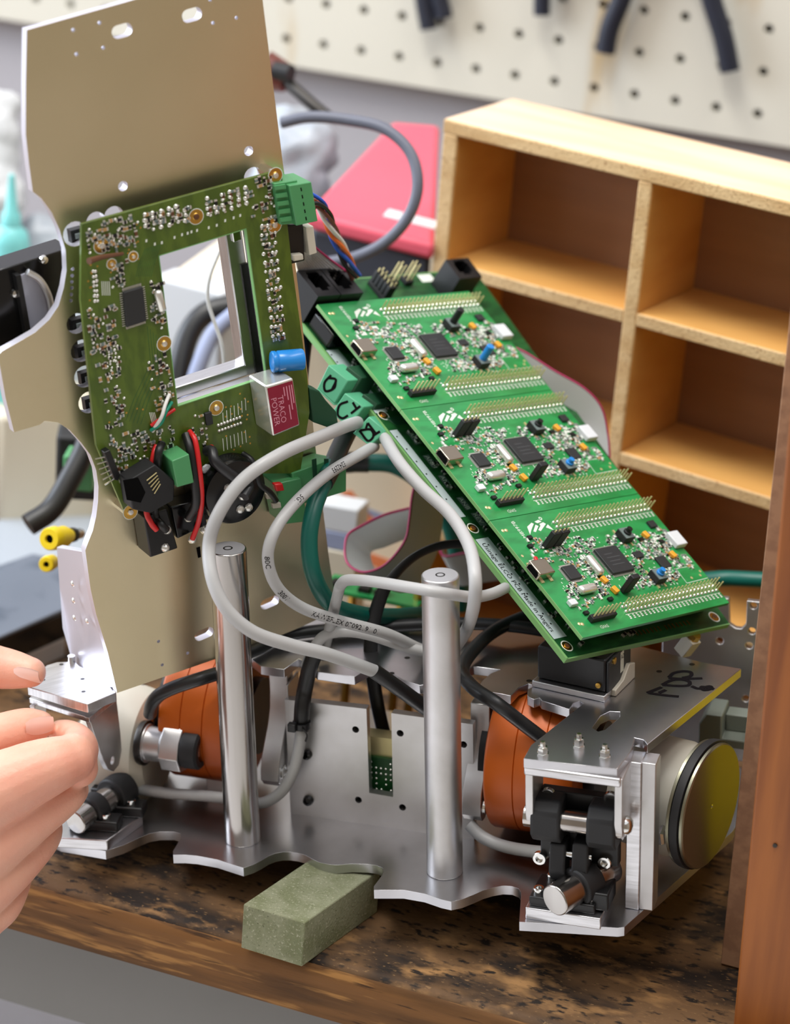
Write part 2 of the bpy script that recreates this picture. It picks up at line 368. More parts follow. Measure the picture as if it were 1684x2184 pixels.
# second tray seen on edge at the right
p0 = hit(I4, 1535, 2062, 909, 1); p1 = hit(I4, 1684, 668, 909, 1)
e0 = hit(I4, 1590, 2075, 909, 1)
dxy = (p1.x - p0.x) / (p1.z - p0.z); zb = 330
w0 = hit(I4, 1591, 1900, 903, 1)
plk = thing('wooden_board', 'tall orange-brown varnished board standing at the right edge with fibreboard backing', 'board', I4, (p0.x + 60, 900, 0))
def lean(x, z): return (x + dxy * z, z)
part('backing', MB().prism([lean(p0.x, 1), lean(p0.x + 70, 1), lean(p0.x + 70, zb), lean(p0.x, zb)], 909, 913, axis=1), 'fibre', plk, bevel=.4, label='grey-brown fibreboard backing')
g0 = hit(I4, 1563, 2184, 862, 1); g1 = hit(I4, 1684, 880, 862, 1); dg = (g1.x - g0.x) / (g1.z - g0.z)
xg = g0.x - dg * g0.z
part('face_board', MB().prism([(xg, 0), (xg + 90, 0), (xg + 90 + dg * zb, zb), (xg + dg * zb, zb)], 862, 908.6, axis=1), 'plank', plk, bevel=1.0)
nl = hit(I4, 1652, 1803, 861.8, 1)
part('nail', MB().cyl((nl.x, 862.2, nl.z), (nl.x, 861.4, nl.z), .9), 'dark_metal', plk)
# ------------------------------------------------------------------ robot chassis
rob = thing('robot_chassis', 'scalloped aluminium robot base with two upright rods, motor mounts and top plates', 'robot', RB, (-46, 20, -4))
def rpart(name, m, mats, **k): return part(name, m, mats, rob, **k)
front = [(225, 1815), (262, 1803), (298, 1786), (318, 1778), (340, 1774), (371, 1774), (385, 1778), (386, 1786), (378, 1800), (369, 1815), (369, 1823), (395, 1823), (420, 1825), (463, 1833), (500, 1845), (519, 1851), (540, 1844), (556, 1836), (572, 1826), (587, 1820), (603, 1817), (618, 1817),
         (634, 1819), (649, 1823), (665, 1832), (680, 1839), (698, 1843), (717, 1845), (751, 1842), (785, 1843), (804, 1846), (815, 1851), (818, 1857), (815, 1866), (806, 1878), (797, 1890), (797, 1898), (828, 1898), (860, 1898), (905, 1906), (940, 1918), (962, 1923), (985, 1918), (1010, 1908), (1030, 1899), (1050, 1893), (1072, 1889), (1092, 1890), (1106, 1896), (1111, 1903), (1107, 1966), (1210, 1972), (1317, 1979), (1331, 1977)]
fp = [r2(*q) for q in front]
right = [r2(1561, 1774), r2(1590, 1730)]
back = [(112, 120), (60, 132), (-150, 132), (-204, 96), (-206, 60), (-172, -20), (-166, -23)]
m = MB(RB).prism(fp + right + back, -4.2, 0); rpart('base_plate', m, 'alu_plate', bevel=.35)
for nm, (x, y), h, mm in (('upright_rod', (0, 0), 136.6, 'alu_dull'), ('upright_rod', (-91.3, 1.6), 137, 'steel')):
    o = rpart(nm, MB(RB).cyl((x, y, 0), (x, y, h), 7.6, n=48), mm, bevel=.5, label='polished steel rod' if mm == 'steel' else 'satin aluminium rod')
    part('pale_rod_end', MB(RB).lathe([(.01, h + .02), (7.0, h + .02)], (x, y, 0), (0, 0, 1), 40), 'device_side', o)  # pale disc added because the bare rod top mirrors dark
    c = MB(RB); c.lathe([(.01, h - .5), (1.4, h - .5), (1.4, h + .1), (2.0, h + .1), (2.0, h + .02)], (x, y, 0), (0, 0, 1), 16); part('tapped_hole', c, 'dark_metal', o)
# centre mount plate with U slot
Y0 = 28
P = [rxz(*q, Y0) for q in [(607, 1492), (632, 1495), (781, 1512), (784, 1600), (787, 1691), (838, 1700), (836, 1610), (834, 1521), (900, 1530), (1008, 1545), (1008, 1790)]]
P = P[:-1] + [(P[-2][0], 0), (P[0][0] + .5, 0)]
hl = [rxz(*q, Y0) for q in [(758, 1556), (853, 1564), (764, 1706), (858, 1722), (988, 1588)]]
m = MB(RB).prism(P, Y0, Y0 + 4, [circ(x, z, 1.6, 12) for x, z in hl], axis=1)
mp = rpart('mount_plate', m, 'alu_dull', smooth=20)
for q in [(655, 1608), (658, 1706)]:
    x, z = rxz(*q, Y0); c = MB(RB); c.lathe([(.01, 1.6), (1.2, 1.6), (1.2, .4), (1.0, 2.2), (2.0, 2.0), (2.3, 1.2), (2.4, 0)], (x, Y0, z), (0, -1, 0), 16); part('screw', c, 'black_gloss', mp)
for x, z in hl: part('hole_bottom', MB(RB).lathe([(1.6, 3.0), (.01, 3.2)], (x, Y0, z), (0, 1, 0), 12), 'hole', mp)
# little green board and ribbon seen through the slot
xg0, zg0 = rxz(783, 1610, Y0 + 10); xg1, zg1 = rxz(842, 1705, Y0 + 10)
dr = thing('driver_board', 'small green circuit board standing behind the slot of the mount plate', None, RB, ((xg0 + xg1) / 2, Y0 + 9, 0), parent=rob)
part('pcb', MB(RB).box(xg0 - 14, xg1 + 16, Y0 + 9, Y0 + 10.6, .2, zg0), 'pcb_dark', dr)
c = MB(RB)
for i in range(5):
    for j in range(7):
        if random.random() < .6: c.ball((xg0 + 2 + i * 2.2, Y0 + 9, zg1 + 2 + j * 2.6), .55, .5, 6, (0, -1, 0))
part('solder_dots', c, 'tin', dr, kind='stuff')
part('connector', MB(RB).box(xg0 - 1, xg1 + 2, Y0 + 10.6, Y0 + 18, zg0 - 4, zg0 + 9), 'gold', dr, label='yellowish connector block')
# upper plate and lower front shelf
H = 72
upper = [(1116, 1618), (1132, 1589), (1243, 1501), (1236, 1494), (1222, 1499), (1214, 1513), (1154, 1494), (1150, 1488), (1138, 1492), (1124, 1485), (1125, 1470), (1140, 1462), (1126, 1458), (1106, 1466), (1089, 1484), (1058, 1478), (1014, 1471), (1028, 1452), (1046, 1436), (1066, 1428), (1010, 1421), (978, 1436), (950, 1452), (895, 1462), (860, 1450), (827, 1432), (786, 1426), (756, 1443), (716, 1438), (676, 1432), (660, 1416), (637, 1405), (606, 1428), (556, 1421), (530, 1400), (470, 1404)]
U = [r2(*q, H) for q in upper]
bk = [(-112, 60), (-96, 76), (-60, 86), (10, 96), (46, 92)]
ur = [r2(*q, H) for q in [(1500, 1413), (1580, 1426), (1380, 1588), (1372, 1578), (1352, 1573), (1352, 1581), (1345, 1602), (1316, 1640)]]
sl_ = [r2(*q, H) for q in [(1262, 1552), (1280, 1527), (1300, 1517), (1322, 1518), (1322, 1528), (1302, 1546), (1290, 1556), (1275, 1560)]]
m = MB(RB).prism(U + bk + ur, H - 4, H, [sl_]); up = rpart('upper_plate', m, 'alu_plate', bevel=.3)
for q in [(1157, 1600), (1234, 1583), (1289, 1606)]:
    x, y = r2(q[0], q[1] + 8, H); c = MB(RB)
    c.lathe([(2.6, 0), (2.6, .6), (2.2, .7), (2.2, 2.6), (2.0, 3.4), (1.2, 3.6), (1.2, 5.2), (1.0, 5.6), (.01, 5.6)], (x, y, H), (0, 0, 1), 6); part('nut', c, 'bright', up)
for q in [(1128, 1452), (1190, 1470), (1405, 1432), (1475, 1417), (618, 1388), (690, 1385), (868, 1403), (835, 1436), (620, 1368)]:
    x, y = r2(*q, H); part('tapped_hole', MB(RB).lathe([(1.3, .02), (.01, .03)], (x, y, H), (0, 0, 1), 10), 'dark_metal', up)
# handwritten marker strokes on the upper plate
ink = MB(RB)
def stroke(P, w=1.0):
    q = [Vector((*r2(x, y, H), H + .12)) for x, y in P]; ink.tube(spline(q, 5), w, 6, flat=.12, up=(0, 0, 1))
stroke([(1425, 1446), (1450, 1448), (1497, 1447)]); stroke([(1426, 1445), (1436, 1436), (1455, 1432), (1472, 1434), (1472, 1442), (1455, 1446)])
stroke([(1412, 1461), (1440, 1463), (1467, 1462), (1469, 1454), (1455, 1450), (1438, 1450), (1424, 1454), (1412, 1461)])
stroke([(1474, 1464), (1490, 1469), (1512, 1464), (1516, 1469), (1500, 1472), (1496, 1465), (1522, 1470)])
stroke([(1380, 1478), (1400, 1470), (1410, 1466)]); stroke([(1382, 1478), (1415, 1483), (1447, 1486)]); stroke([(1405, 1478), (1419, 1472)])
part('marker_writing', ink, 'ink', up, label='handwritten marker letters E D P')
# right front bracket: side legs, post, pivots
m = MB(RB); x0 = U[0][0]; yF = U[0][1]
fr_edge = MB(RB).box(x0, 80, yF, yF + 3, H - 7.5, H - 3.5); rpart('front_flange', fr_edge, 'alu', bevel=.8)
def leg(x, zlo, yb, ya): return MB(RB).prism([(ya, H - 4), (yb, H - 4), (yb - 1, zlo + 8), (yb - 5, zlo + 1), ((ya + yb) / 2 - 1, zlo - 1), (ya + 2, zlo + 2), (ya, zlo + 8)], x, x + 3.2, axis=0)
for xx, lab in ((x0 + .4, None), (77.4, None)): 
    o = rpart('bracket_leg', leg(xx, 39, yF + 18, yF + 1), 'alu_dull', bevel=.3)
    s = 1 if xx > 60 else -1
    c = MB(RB); c.lathe([(4, 0), (3.6, 1.4), (2.4, 2.4), (.01, 2.8)], (xx + (3.2 if s > 0 else 0), yF + 9, 43), (s, 0, 0), 20); part('pivot_bolt', c, 'bright', o)
cx_, cy_ = r2(1372, 1932, 0); 
m = MB(RB).box(cx_ - 7, cx_ - 1.2, cy_ - 4, cy_ + 6, .1, H - 4.1); o = rpart('corner_post', m, 'alu', bevel=.4)
part('post_rib', MB(RB).box(cx_ - 1.3, cx_ + 4.5, cy_ - 3.2, cy_ + 6, .1, H - 4.1), 'alu_dull', o, bevel=.4)
# forks of the motors
def fork(nm, zx, px_edge, w, mm, y0, bolt, key=None):
    pass
def fork_shape(x, w, prof, holes, mats, bolt=None):
    o = rpart('motor_fork', MB(RB).prism(prof, x, x + w, holes, axis=0), mats, bevel=.4)
    return o
# right motor: left fork; profile in (y,z)
xf = 11.5
prof = [(40, 66), (34, 66), (34, 56), (33, 48), (30, 41), (25, 34), (21, 28), (19, 22), (19, 17), (22, 13), (26, 12.5), (29, 15), (31, 20), (34, 26), (38, 34), (41, 44), (41.5, 56), (41, 66)]
def fork_at(xl, yoff, zt, zb, w, bolt):
    """flat plate in a y-z plane that sweeps forward to a round ear at its foot"""
    k = (zt - zb) / 53.5; P = [(y + yoff, zb + (z - 12.5) * k) for y, z in prof]
    o = fork_shape(xl, w, P, (), 'alu_dull')
    c = MB(RB); yc, zc = 25 + yoff, zb + 6.5 * k
    if bolt: c.lathe([(3.6, 0), (3.4, 1), (2.2, 2), (.01, 2.4)], (xl + w, yc, zc), (1, 0, 0), 20); part('pivot_bolt', c, 'bright', o)
    else: c.lathe([(3.4, .1), (3.4, .4), (2.6, .4), (2.4, -2), (.01, -2)], (xl + w, yc, zc), (1, 0, 0), 20); part('threaded_bush', c, 'bright', o)
    return o
a1 = rxz(985, 1745, 20); a2 = rxz(1008, 1500, 34); a3 = rxz(1018, 1735, 20)
fork_at(a1[0], 0, a2[1], 13, 8.5, True)
b1 = rxz(552, 1690, 20); b2_ = rxz(560, 1432, 34)
fork_at(b1[0] + 1.5, 0, b2_[1], 16, 8.5, False)
o = rpart('fork_cap', MB(RB).box(b1[0] + 1, b1[0] + 10.4, 33, 42, b2_[1] + .2, H - 4.2), 'alu', bevel=.4)
# support blocks under the forks and side wall
rpart('support_block', MB(RB).box(b1[0] + 10.5, P[0][0] if False else -78.5, 30, 44, 0, 62), 'alu_dull', bevel=.3)
l1 = rxz(340, 1500, 16)
prof2 = [(y - 3, z) for y, z in prof]
o = rpart('motor_fork', MB(RB).prism([(46, 70), (38, 70), (36, 58), (32, 50), (26, 44), (18, 42), (11, 37), (8, 30), (11, 23), (18, 20.5), (25, 23), (30, 30), (36, 40), (44, 52), (47, 62)], l1[0] + 1, l1[0] + 10, axis=0), 'alu_dull', bevel=.4)
c = MB(RB); c.lathe([(8.6, 0), (8.6, 2), (7.6, 2.2), (7.6, 9.4), (7, 10), (4, 10), (3.6, 8), (.01, 8)], (l1[0] - 9, 17.5, 31.5), (1, 0, 0), 28); part('hub', c, 'alu_dull', o)
c = MB(RB); c.lathe([(5, 0), (8.2, 0), (8.6, .8), (8.6, 7), (7.6, 8), (5, 8)], (l1[0] + 10.2, 17.5, 31.5), (1, 0, 0), 28); part('black_collar', c, 'black_soft', o)
c = MB(RB); c.lathe([(4.8, 0), (4.8, 5), (4, 6), (.01, 6.4)], (l1[0] + 11, 17.5, 31.5), (1, 0, 0), 20); part('pivot_bolt', c, 'bright', o)
c = MB(RB); c.lathe([(9.6, 0), (10, 1), (10, 2.6), (8.6, 2.8)], (l1[0] - 10.4, 17.5, 31.5), (1, 0, 0), 28); part('bearing_ring', c, 'dark_metal', o)
rpart('support_block', MB(RB).box(l1[0] + 12, l1[0] + 22, 34, 46, 0, 26), 'alu_dull', bevel=.3)
# rear upright plate with slots at the far right
YR = 124
xv0 = rxz(1515, 1400, YR)[0]; zt = rxz(1560, 1278, YR)[1]
n1 = rxz(1553, 1282, YR); n2 = rxz(1555, 1332, YR); n3 = rxz(1573, 1341, YR); n4 = rxz(1590, 1332, YR); n5 = rxz(1592, 1280, YR)
Pv = [(xv0 - 22, 2), (xv0 - 22, zt), (n1[0], zt), n2, (n3[0] - 1, n3[1]), (n3[0] + 1.5, n3[1]), n4, (n5[0], zt), (n5[0] + 40, zt), (n5[0] + 40, 2)]
rpart('rear_upright', MB(RB).prism(Pv, YR, YR + 3, [circ(*rxz(*q, YR), 1.7, 12) for q in [(1606, 1292), (1603, 1346), (1597, 1377), (1590, 1490), (1534, 1367)]], axis=1), 'alu_dull', bevel=.3)
# ------------------------------------------------------------------ motors
def motor(xc0, xc1, y, z, r, label):
    t = thing('gear_motor', label, None, RB, ((xc0 + xc1) / 2, y, z - r), parent=rob)
    w = (xc1 - xc0)
    c = MB(RB); c.lathe([(.01, 0), (r * .9, 0), (r - .6, 1), (r, 2), (r, w * .33), (r - .5, w * .33 + .3), (r, w * .33 + .6), (r, w * .64), (r - .5, w * .64 + .3), (r, w * .64 + .6), (r, w - 2), (r - .6, w - 1), (r * .9, w), (.01, w)], (xc0, y, z), (1, 0, 0), 64); part('housing', c, 'orange', t)
    c = MB(RB); c.lathe([(.01, 0), (r * .55, 0), (r * .55, 5), (.01, 5)], (xc1, y, z), (1, 0, 0), 40); part('output_flange', c, 'dark_metal', t)
    c = MB(RB); c.lathe([(.01, 0), (r * .62, 0), (r * .62, 5), (.01, 5)], (xc0 - 5, y, z), (1, 0, 0), 40); part('bearing_cover', c, 'black', t)
    return t
mr0 = rxz(1069, 1640, 46)[0]
motor(mr0, mr0 + 40, 47, 35, 33, 'orange gear motor on the right, partly behind the black universal joint')
ml0 = rxz(391, 1560, 46)[0]
motor(ml0, ml0 + 33, 47, 36, 31, 'orange gear motor behind the polished steel rod')
# cream leg drums and pulley disc
dz_ = rxz(325, 1592, 33)[1]
t = thing('leg_drum', 'cream plastic drum beside the hand, left of the orange motor', None, RB, (l1[0] - 22, 20, 6), parent=rob)
c = MB(RB); c.lathe([(.01, -30), (21, -30), (25, -27), (26.5, -20), (26.5, -10), (25, -3), (20, 1), (.01, 1)], (l1[0] - 10, 33, dz_), (1, 0, 0), 56); part('drum_body', c, 'cream', t)
t = thing('leg_drum', 'cream plastic drum between the black joint and the round pulley', None, RB, (92, 30, 6), parent=rob)
d0 = Vector((.965, -.26, 0)).normalized()
c = MB(RB); c.lathe([(.01, -44), (20, -44), (24, -40), (24.5, -20), (22, -14), (20, -6), (.01, -6)], (112, 26, 32), d0, 48); part('drum_body', c, 'cream', t)
c = MB(RB); nu = hit(RB, 1402, 1768, 12, 1)
c.lathe([(.01, -7), (5.2, -7), (6, -6), (6, 4), (5.2, 5), (3.2, 5), (3.2, 0), (.01, 0)], nu, d0, 6); part('hex_nut', c, 'bright', t, smooth=0)
wc = None
for k in range(60):
    p = hit(RB, 1517, 1720, 95 + k * .5, 0)
    if p.y < 22: wc = p; break
t = thing('belt_pulley', 'round metal pulley disc with black rubber belt at the right of the robot', None, RB, (wc.x, wc.y, wc.z - 27), parent=rob)
R_ = 26.5
c = MB(RB); c.lathe([(.01, 0), (R_ - .6, 0), (R_, -.5), (R_, -1.6), (R_ - 2, -1.8), (R_ - 2, -6.2), (R_, -6.4), (R_, -7.6), (R_ - .6, -8), (.01, -8)], wc, d0, 72); part('disc', c, 'disc_metal', t)
c = MB(RB); c.lathe([(R_ - 1.8, -1.9), (R_ + .7, -2.3), (R_ + .9, -4), (R_ + .7, -5.7), (R_ - 1.8, -6.1)], wc, d0, 72); part('rubber_belt', c, 'black_soft', t)
c = MB(RB); c.lathe([(1.0, .05), (.5, .1), (.5, -.6), (.01, -.6)], wc, d0, 12); part('centre_mark', c, 'bright', t)
# grey plastic clamp behind the pulley
g = hit(RB, 1490, 1530, 84, 1); g2 = hit(RB, 1590, 1600, 84, 1)
t = thing('cable_clamp', 'grey-green plastic clamp block behind the pulley disc', None, RB, (g.x + 8, 88, g2.z), parent=rob)
part('clamp_body', MB(RB).prism([(g.x, g2.z), (g.x, g.z - 3), (g.x + 3, g.z + 2), (g.x + 10, g.z + 2), (g.x + 10, g.z - 9), (g.x + 22, g.z - 9), (g.x + 22, g.z + 1), (g.x + 34, g.z + 1), (g.x + 34, g2.z)], 84, 100, axis=1), 'plastic_grey', t, bevel=.6)
part('cross_bar', MB(RB).box(g.x + 10, g.x + 22, 92, 100, g.z - 9, g.z - 1), 'plastic_grey', t, bevel=.5)
# ------------------------------------------------------------------ universal joints (black clevis blocks on shafts)
def socket_screw(P, d, parent, r=2.4, ball=False):
    c = MB(RB); c.lathe([(r, 0), (r, 1.8), (r - .3, 2.2), (r * .55, 2.2), (r * .5, .8), (.01, .8)], P, d, 18); o = part('socket_screw', c, 'bright', parent)
t = thing('universal_joint', 'black universal joint with silver shafts under the right front bracket', None, RB, (60, -10, 0), parent=rob)
yj = yF + 13
q0 = rxz(1152, 1682, yj); q1 = rxz(1318, 1850, yj)
part('back_plate', MB(RB).box(q0[0], q1[0], yj, yj + 5, q1[1], q0[1]), 'black', t, bevel=.6)
zsft = rxz(1222, 1752, yj - 6)[1]
for (a, b_) in ((1133, 1196), (1252, 1314)):
    xa, xb = rxz(a, 1752, yj - 9)[0], rxz(b_, 1752, yj - 9)[0]
    m = MB(RB).prism([(yj + .2, zsft + 9.5), (yj - 8, zsft + 9.5), (yj - 12, zsft + 5), (yj - 12, zsft - 5), (yj - 8, zsft - 10), (yj + .2, zsft - 10)], xa, xb, axis=0); part('bearing_block', m, 'black_soft', t, bevel=1.2)
xa, xb = rxz(1120, 1752, yj - 6)[0], rxz(1330, 1752, yj - 6)[0]
part('cross_shaft', MB(RB).cyl((xa, yj - 6, zsft), (xb, yj - 6, zsft), 4.6, n=32), 'steel', t)
for q in [(1170, 1692), (1303, 1700), (1152, 1827), (1290, 1836), (1204, 1785)]:
    x, z = rxz(*q, yj); socket_screw((x, yj, z), (0, -1, 0), t, 2.9 if q[0] != 1204 else 1.8)
for xx in (1190, 1238):
    x, z = rxz(xx, 1818, yj - 4)
    part('lug', MB(RB).prism([(yj, z + 7), (yj - 8, z + 6), (yj - 10, z - 6), (yj - 6, z - 12), (yj, z - 12)], x - 2.6, x + 4, axis=0), 'black_soft', t, bevel=.8)
xa, z = rxz(1173, 1815, yj - 6); xb = rxz(1262, 1820, yj - 6)[0]
part('lug_pin', MB(RB).cyl((xa, yj - 6, z), (xb, yj - 6, z), 1.5, n=12), 'bright', t)
pd0 = hit(RB, 1122, 1926, 0)
padp = [r2(*q, 5) for q in [(1122, 1921), (1285, 1950), (1336, 1905), (1334, 1872), (1180, 1850)]]
fx0, fx1 = r2(1122, 1932, 5)[0], r2(1285, 1950, 5)[0]
part('spacer_pad', MB(RB).box(fx0, fx1, fp[-4][1] + 3, fp[-4][1] + 26, 0, 5.2), 'alu', t, bevel=.4, label='aluminium spacer pad')
yb0 = fp[-4][1] + 4
part('clevis_base', MB(RB).box(fx0 + 1, fx1 - 3, yb0 + 1, yb0 + 20, 5.2, 9.5), 'black', t, bevel=.6)
for q in [(1146, 1902), (1272, 1922), (1184, 1862), (1316, 1882)]:
    x, y = r2(*q, 9.5); x = min(max(x, fx0 + 4), fx1 - 6); y = min(max(y, yb0 + 4), yb0 + 17); socket_screw((x, y, 9.5), (0, 0, 1), t, 2.4)
pe = hit(RB, 1182, 1921, yb0 - 6, 1); pb = hit(RB, 1262, 1872, yb0 + 14, 1)
dv = (pb - pe).normalized()
part('end_shaft', MB(RB).cyl(pe, pe + dv * 34, 6.6, n=40), 'steel', t, bevel=.5)
part('shaft_clamp', MB(RB).tube([pe + dv * 12, pe + dv * 22], 8.4, 24), 'black_soft', t, bevel=.8)
part('clamp_foot', MB(RB).obox(pe + dv * 17 + V(0, 1, -4), V(12, 0, 0), V(0, 7, 0), V(0, 0, 4)), 'black', t, bevel=.8)
# left joint, half hidden by the hand
t = thing('universal_joint', 'black universal joint with silver shafts beside the fingers, low on the left', None, RB, (-146, -10, 0), parent=rob)
lp = [r2(*q, 5) for q in [(150, 1810), (230, 1795), (304, 1735), (250, 1700)]]
part('spacer_pad', MB(RB).prism([r2(*q, 5) for q in [(118, 1786), (228, 1793), (304, 1738), (258, 1712), (150, 1722)]], 0, 5, ), 'alu', t, bevel=.4, label='aluminium spacer pad')
for q in [(222, 1752), (275, 1722)]:
    x, y = r2(*q, 8); o = part('clevis_base', MB(RB).rbox((x - 4, y, 7.5), 22, 9, 5, math.radians(8)), 'black', t, bevel=.8); socket_screw((x + 1, y, 10), (0, 0, 1), t, 2.2)
pe = hit(RB, 160, 1755, -23, 1); pb = hit(RB, 262, 1680, 8, 1); dv = (pb - pe).normalized(); Ls = (pb - pe).length
part('end_shaft', MB(RB).cyl(pe, pb, 5.4, n=36), 'steel', t, bevel=.5)
for f0, f1, rr in ((.28, .5, 7), (.74, 1.05, 8)):
    part('shaft_clamp', MB(RB).tube([pe + dv * Ls * f0, pe + dv * Ls * f1], rr, 24), 'black_soft', t, bevel=.8)
part('clamp_block', MB(RB).obox(pe + dv * Ls * .9 + V(-4, 5, -6), V(9, 0, 0), V(0, 6, 0), V(0, 0, 6)), 'black', t, bevel=.8)
# ------------------------------------------------------------------ lid panel held open by the hand
T_ = 4.2
lid = thing('lid_panel', 'tall notched aluminium lid panel standing open behind the olive circuit board', 'panel', PN, (60, 0, -T_))
def lpart(name, m, mats, **k): return part(name, m, mats, lid, **k)
outl = [(57, 64), (55, 180), (55, 287), (62, 350), (70, 409), (88, 423), (110, 453), (127, 490), (140, 534), (142, 577), (136, 614), (125, 652), (105, 682), (75, 709), (37, 731), (5, 749), (-4, 758), (12, 850), (30, 922), (85, 906), (95, 898), (124, 901), (148, 917), (173, 944), (193, 971), (205, 1003), (210, 1038), (209, 1070), (205, 1102), (198, 1132), (188, 1157), (182, 1174), (193, 1256), (205, 1310), (230, 1392), (250, 1478), (360, 1440), (470, 1402), (560, 1371), (640, 1338), (718, 1302), (700, 1180), (672, 950), (640, 650), (604, 355), (582, 180), (550, -80), (500, -60), (285, 0)]
HG = 9.0                                        # gap between lid and circuit board
hole_px = [(338, 545), (525, 487), (570, 805), (378, 868)]
hp = [Vector((*p2(*q, HG), 0)) for q in hole_px]; cc = sum(hp, V(0, 0, 0)) / 4
wide = [((p - cc) * 1.14 + cc + V(1.5, 1.5, 0)).to_2d() for p in hp]
lh = [[tuple(p) for p in wide]]
ang = math.radians(2)
for (x, y, L, r) in ((260, 66, 8.6, 2.6), (409, 32, 8.6, 2.6)): c = p2(x, y); lh.append(slot(c[0], c[1], L, r, ang))
for (x, y, L, r) in ((575, 1285, 9, 2.4), (435, 1352, 9, 2.4)): c = p2(x, y); lh.append(slot(c[0], c[1], L, r, math.radians(4)))
for (x, y, r) in ((262, 397, 2.0), (530, 322, 2.0), (160, 499, 5.0), (205, 474, 4.2), (243, 462, 4.2), (540, 378, 4.2), (163, 690, 4.2), (174, 748, 4.6), (181, 803, 4.6), (190, 858, 4.6)): c = p2(x, y); lh.append(circ(c[0], c[1], r, 18))
for (x, y) in ((156, 64), (212, 49), (163, 116), (220, 102), (448, 0), (454, 49), (504, 38), (155, 574), (154, 588), (153, 601), (153, 614), (152, 628), (151, 641), (338, 1368), (346, 1418), (400, 1393)): c = p2(x, y); lh.append(circ(c[0], c[1], .75, 8))
lpart('sheet', MB(PN).prism([p2(*q) for q in outl], -T_, 0, lh, side=1), ['alu_sheet', 'window_lit_alu'], bevel=.2, smooth=30)
# push buttons seen through the round holes
for (x, y) in ((160, 499), (163, 690), (174, 748), (181, 803), (190, 858)):
    c = hit(PN, x + 4, y + 3, -T_ - 1); o = lpart('push_button', MB(PN).box(c.x - 2.6, c.x + 2.6, c.y - 2.6, c.y + 2.6, -T_ - 4, -T_ - .5), 'black')
    part('button_cap', MB(PN).box(c.x - 1, c.x + 1, c.y - 1, c.y + 1, -T_ - .5, -T_ + .2), 'silk_band', o)
# folded flange with rivets, hinge plate and U bracket
fl = [hit(PN, *q, -T_ / 2) for q in [(182, 1177), (193, 1256), (206, 1312), (230, 1392), (246, 1466)]]
fb = [at(*q) / 1 for q in [(121, 1167, 1100), (127, 1256, 1098), (133, 1340, 1096), (158, 1425, 1094), (168, 1470, 1090)]]
flw = [(PN @ (v * MM)) / MM for v in fl]
nrm = (flw[2] - fb[2]).cross(flw[4] - flw[0]).normalized()
a = flw + fb[::-1]; o = lpart('side_flange', MB().hull(a, [p + nrm * 3 for p in a]), 'window_lit_alu', bevel=.3)
vd = 1 if nrm.dot(CAM / MM - flw[2]) > 0 else -1
for q in [(155, 1245), (157, 1281), (159, 1318), (186, 1325)]:
    tq = (q[0] - 125) / 75; zz = 1097 - tq * 30
    n0 = fb[2]; d = ray(*q); tt = ((n0 - CAM / MM).dot(nrm)) / d.dot(nrm); P = CAM / MM + d * tt + nrm * (3 if vd > 0 else 0)
    c = MB(); c.ball(P, 1.35, .8, 10, nrm * vd); part('rivet', c, 'tin', o)
hpz = 72
hin = [r2(*q, hpz) for q in [(58, 1464), (66, 1446), (100, 1418), (120, 1412), (160, 1411), (170, 1420), (236, 1452), (248, 1477), (186, 1502)]]
o = lpart('hinge_plate', MB(RB).prism(hin, hpz - 4.2, hpz), 'alu', bevel=.4)
for q in [(131, 1417), (176, 1448), (178, 1475), (92, 1450)]:
    x, y = r2(*q, hpz); part('tapped_hole', MB(RB).lathe([(1.0, .02), (.01, .03)], (x, y, hpz), (0, 0, 1), 10), 'dark_metal', o)
x, y = r2(153, 1412, hpz); part('screw', MB(RB).cyl((x, y, hpz), (x, y, hpz + 3), 1.6, n=12), 'bright', o)
uz = 63
ub = [r2(*q, uz) for q in [(62, 1489), (76, 1474), (150, 1480), (246, 1486), (190, 1531)]]
o = lpart('hinge_bracket', MB(RB).prism(ub, uz - 2.4, uz), 'alu', bevel=.3)
cx0 = r2(190, 1531, uz)
sd = [ryz(*q, cx0[0]) for q in [(190, 1531), (248, 1485), (257, 1560), (260, 1600), (254, 1632), (243, 1645), (231, 1641), (222, 1624), (207, 1580)]]
hole_c = ryz(240, 1622, cx0[0])
o2 = lpart('bracket_ear', MB(RB).prism(sd, cx0[0] - 2.4, cx0[0], [circ(hole_c[0], hole_c[1], 1.9, 14)], axis=0), 'alu_dull', bevel=.3)
cl = r2(66, 1490, uz)
lpart('bracket_ear', MB(RB).prism([(cl[1] - 2, uz - 2.4), (cl[1] + 10, uz - 2.4), (cl[1] + 8, uz - 12), (cl[1], uz - 12)], cl[0], cl[0] + 2.4, axis=0), 'alu_dull', bevel=.3)
# metal bezel of the display behind the window
def lerp2(a, b, t): return a + (b - a) * t
w = [Vector(p) for p in wide]
bz_ = []
for nm, (i, j) in (('bezel_rail', (1, 2)), ('bezel_rail', (3, 2)), ('bezel_rail', (0, 1)), ('bezel_rail', (0, 3))):
    p, q = w[i].to_3d(), w[j].to_3d(); d = (q - p).normalized(); inn = (cc - (p + q) / 2); inn -= d * inn.dot(d); inn.normalize()
    wd_ = 7.5 if (i, j) == (1, 2) else 5 if (i, j) == (3, 2) else -.5
    if wd_ < 0: continue
    a_ = [p, q, q + inn * wd_, p + inn * wd_]; lpart(nm, MB(PN).hull([v + V(0, 0, -T_ - .3) for v in a_], [v + V(0, 0, -T_ - 9) for v in a_]), 'alu', bevel=.5)
p, q = w[1].to_3d(), w[2].to_3d(); d = (q - p).normalized(); inn = (cc - (p + q) / 2); inn -= d * inn.dot(d); inn.normalize()
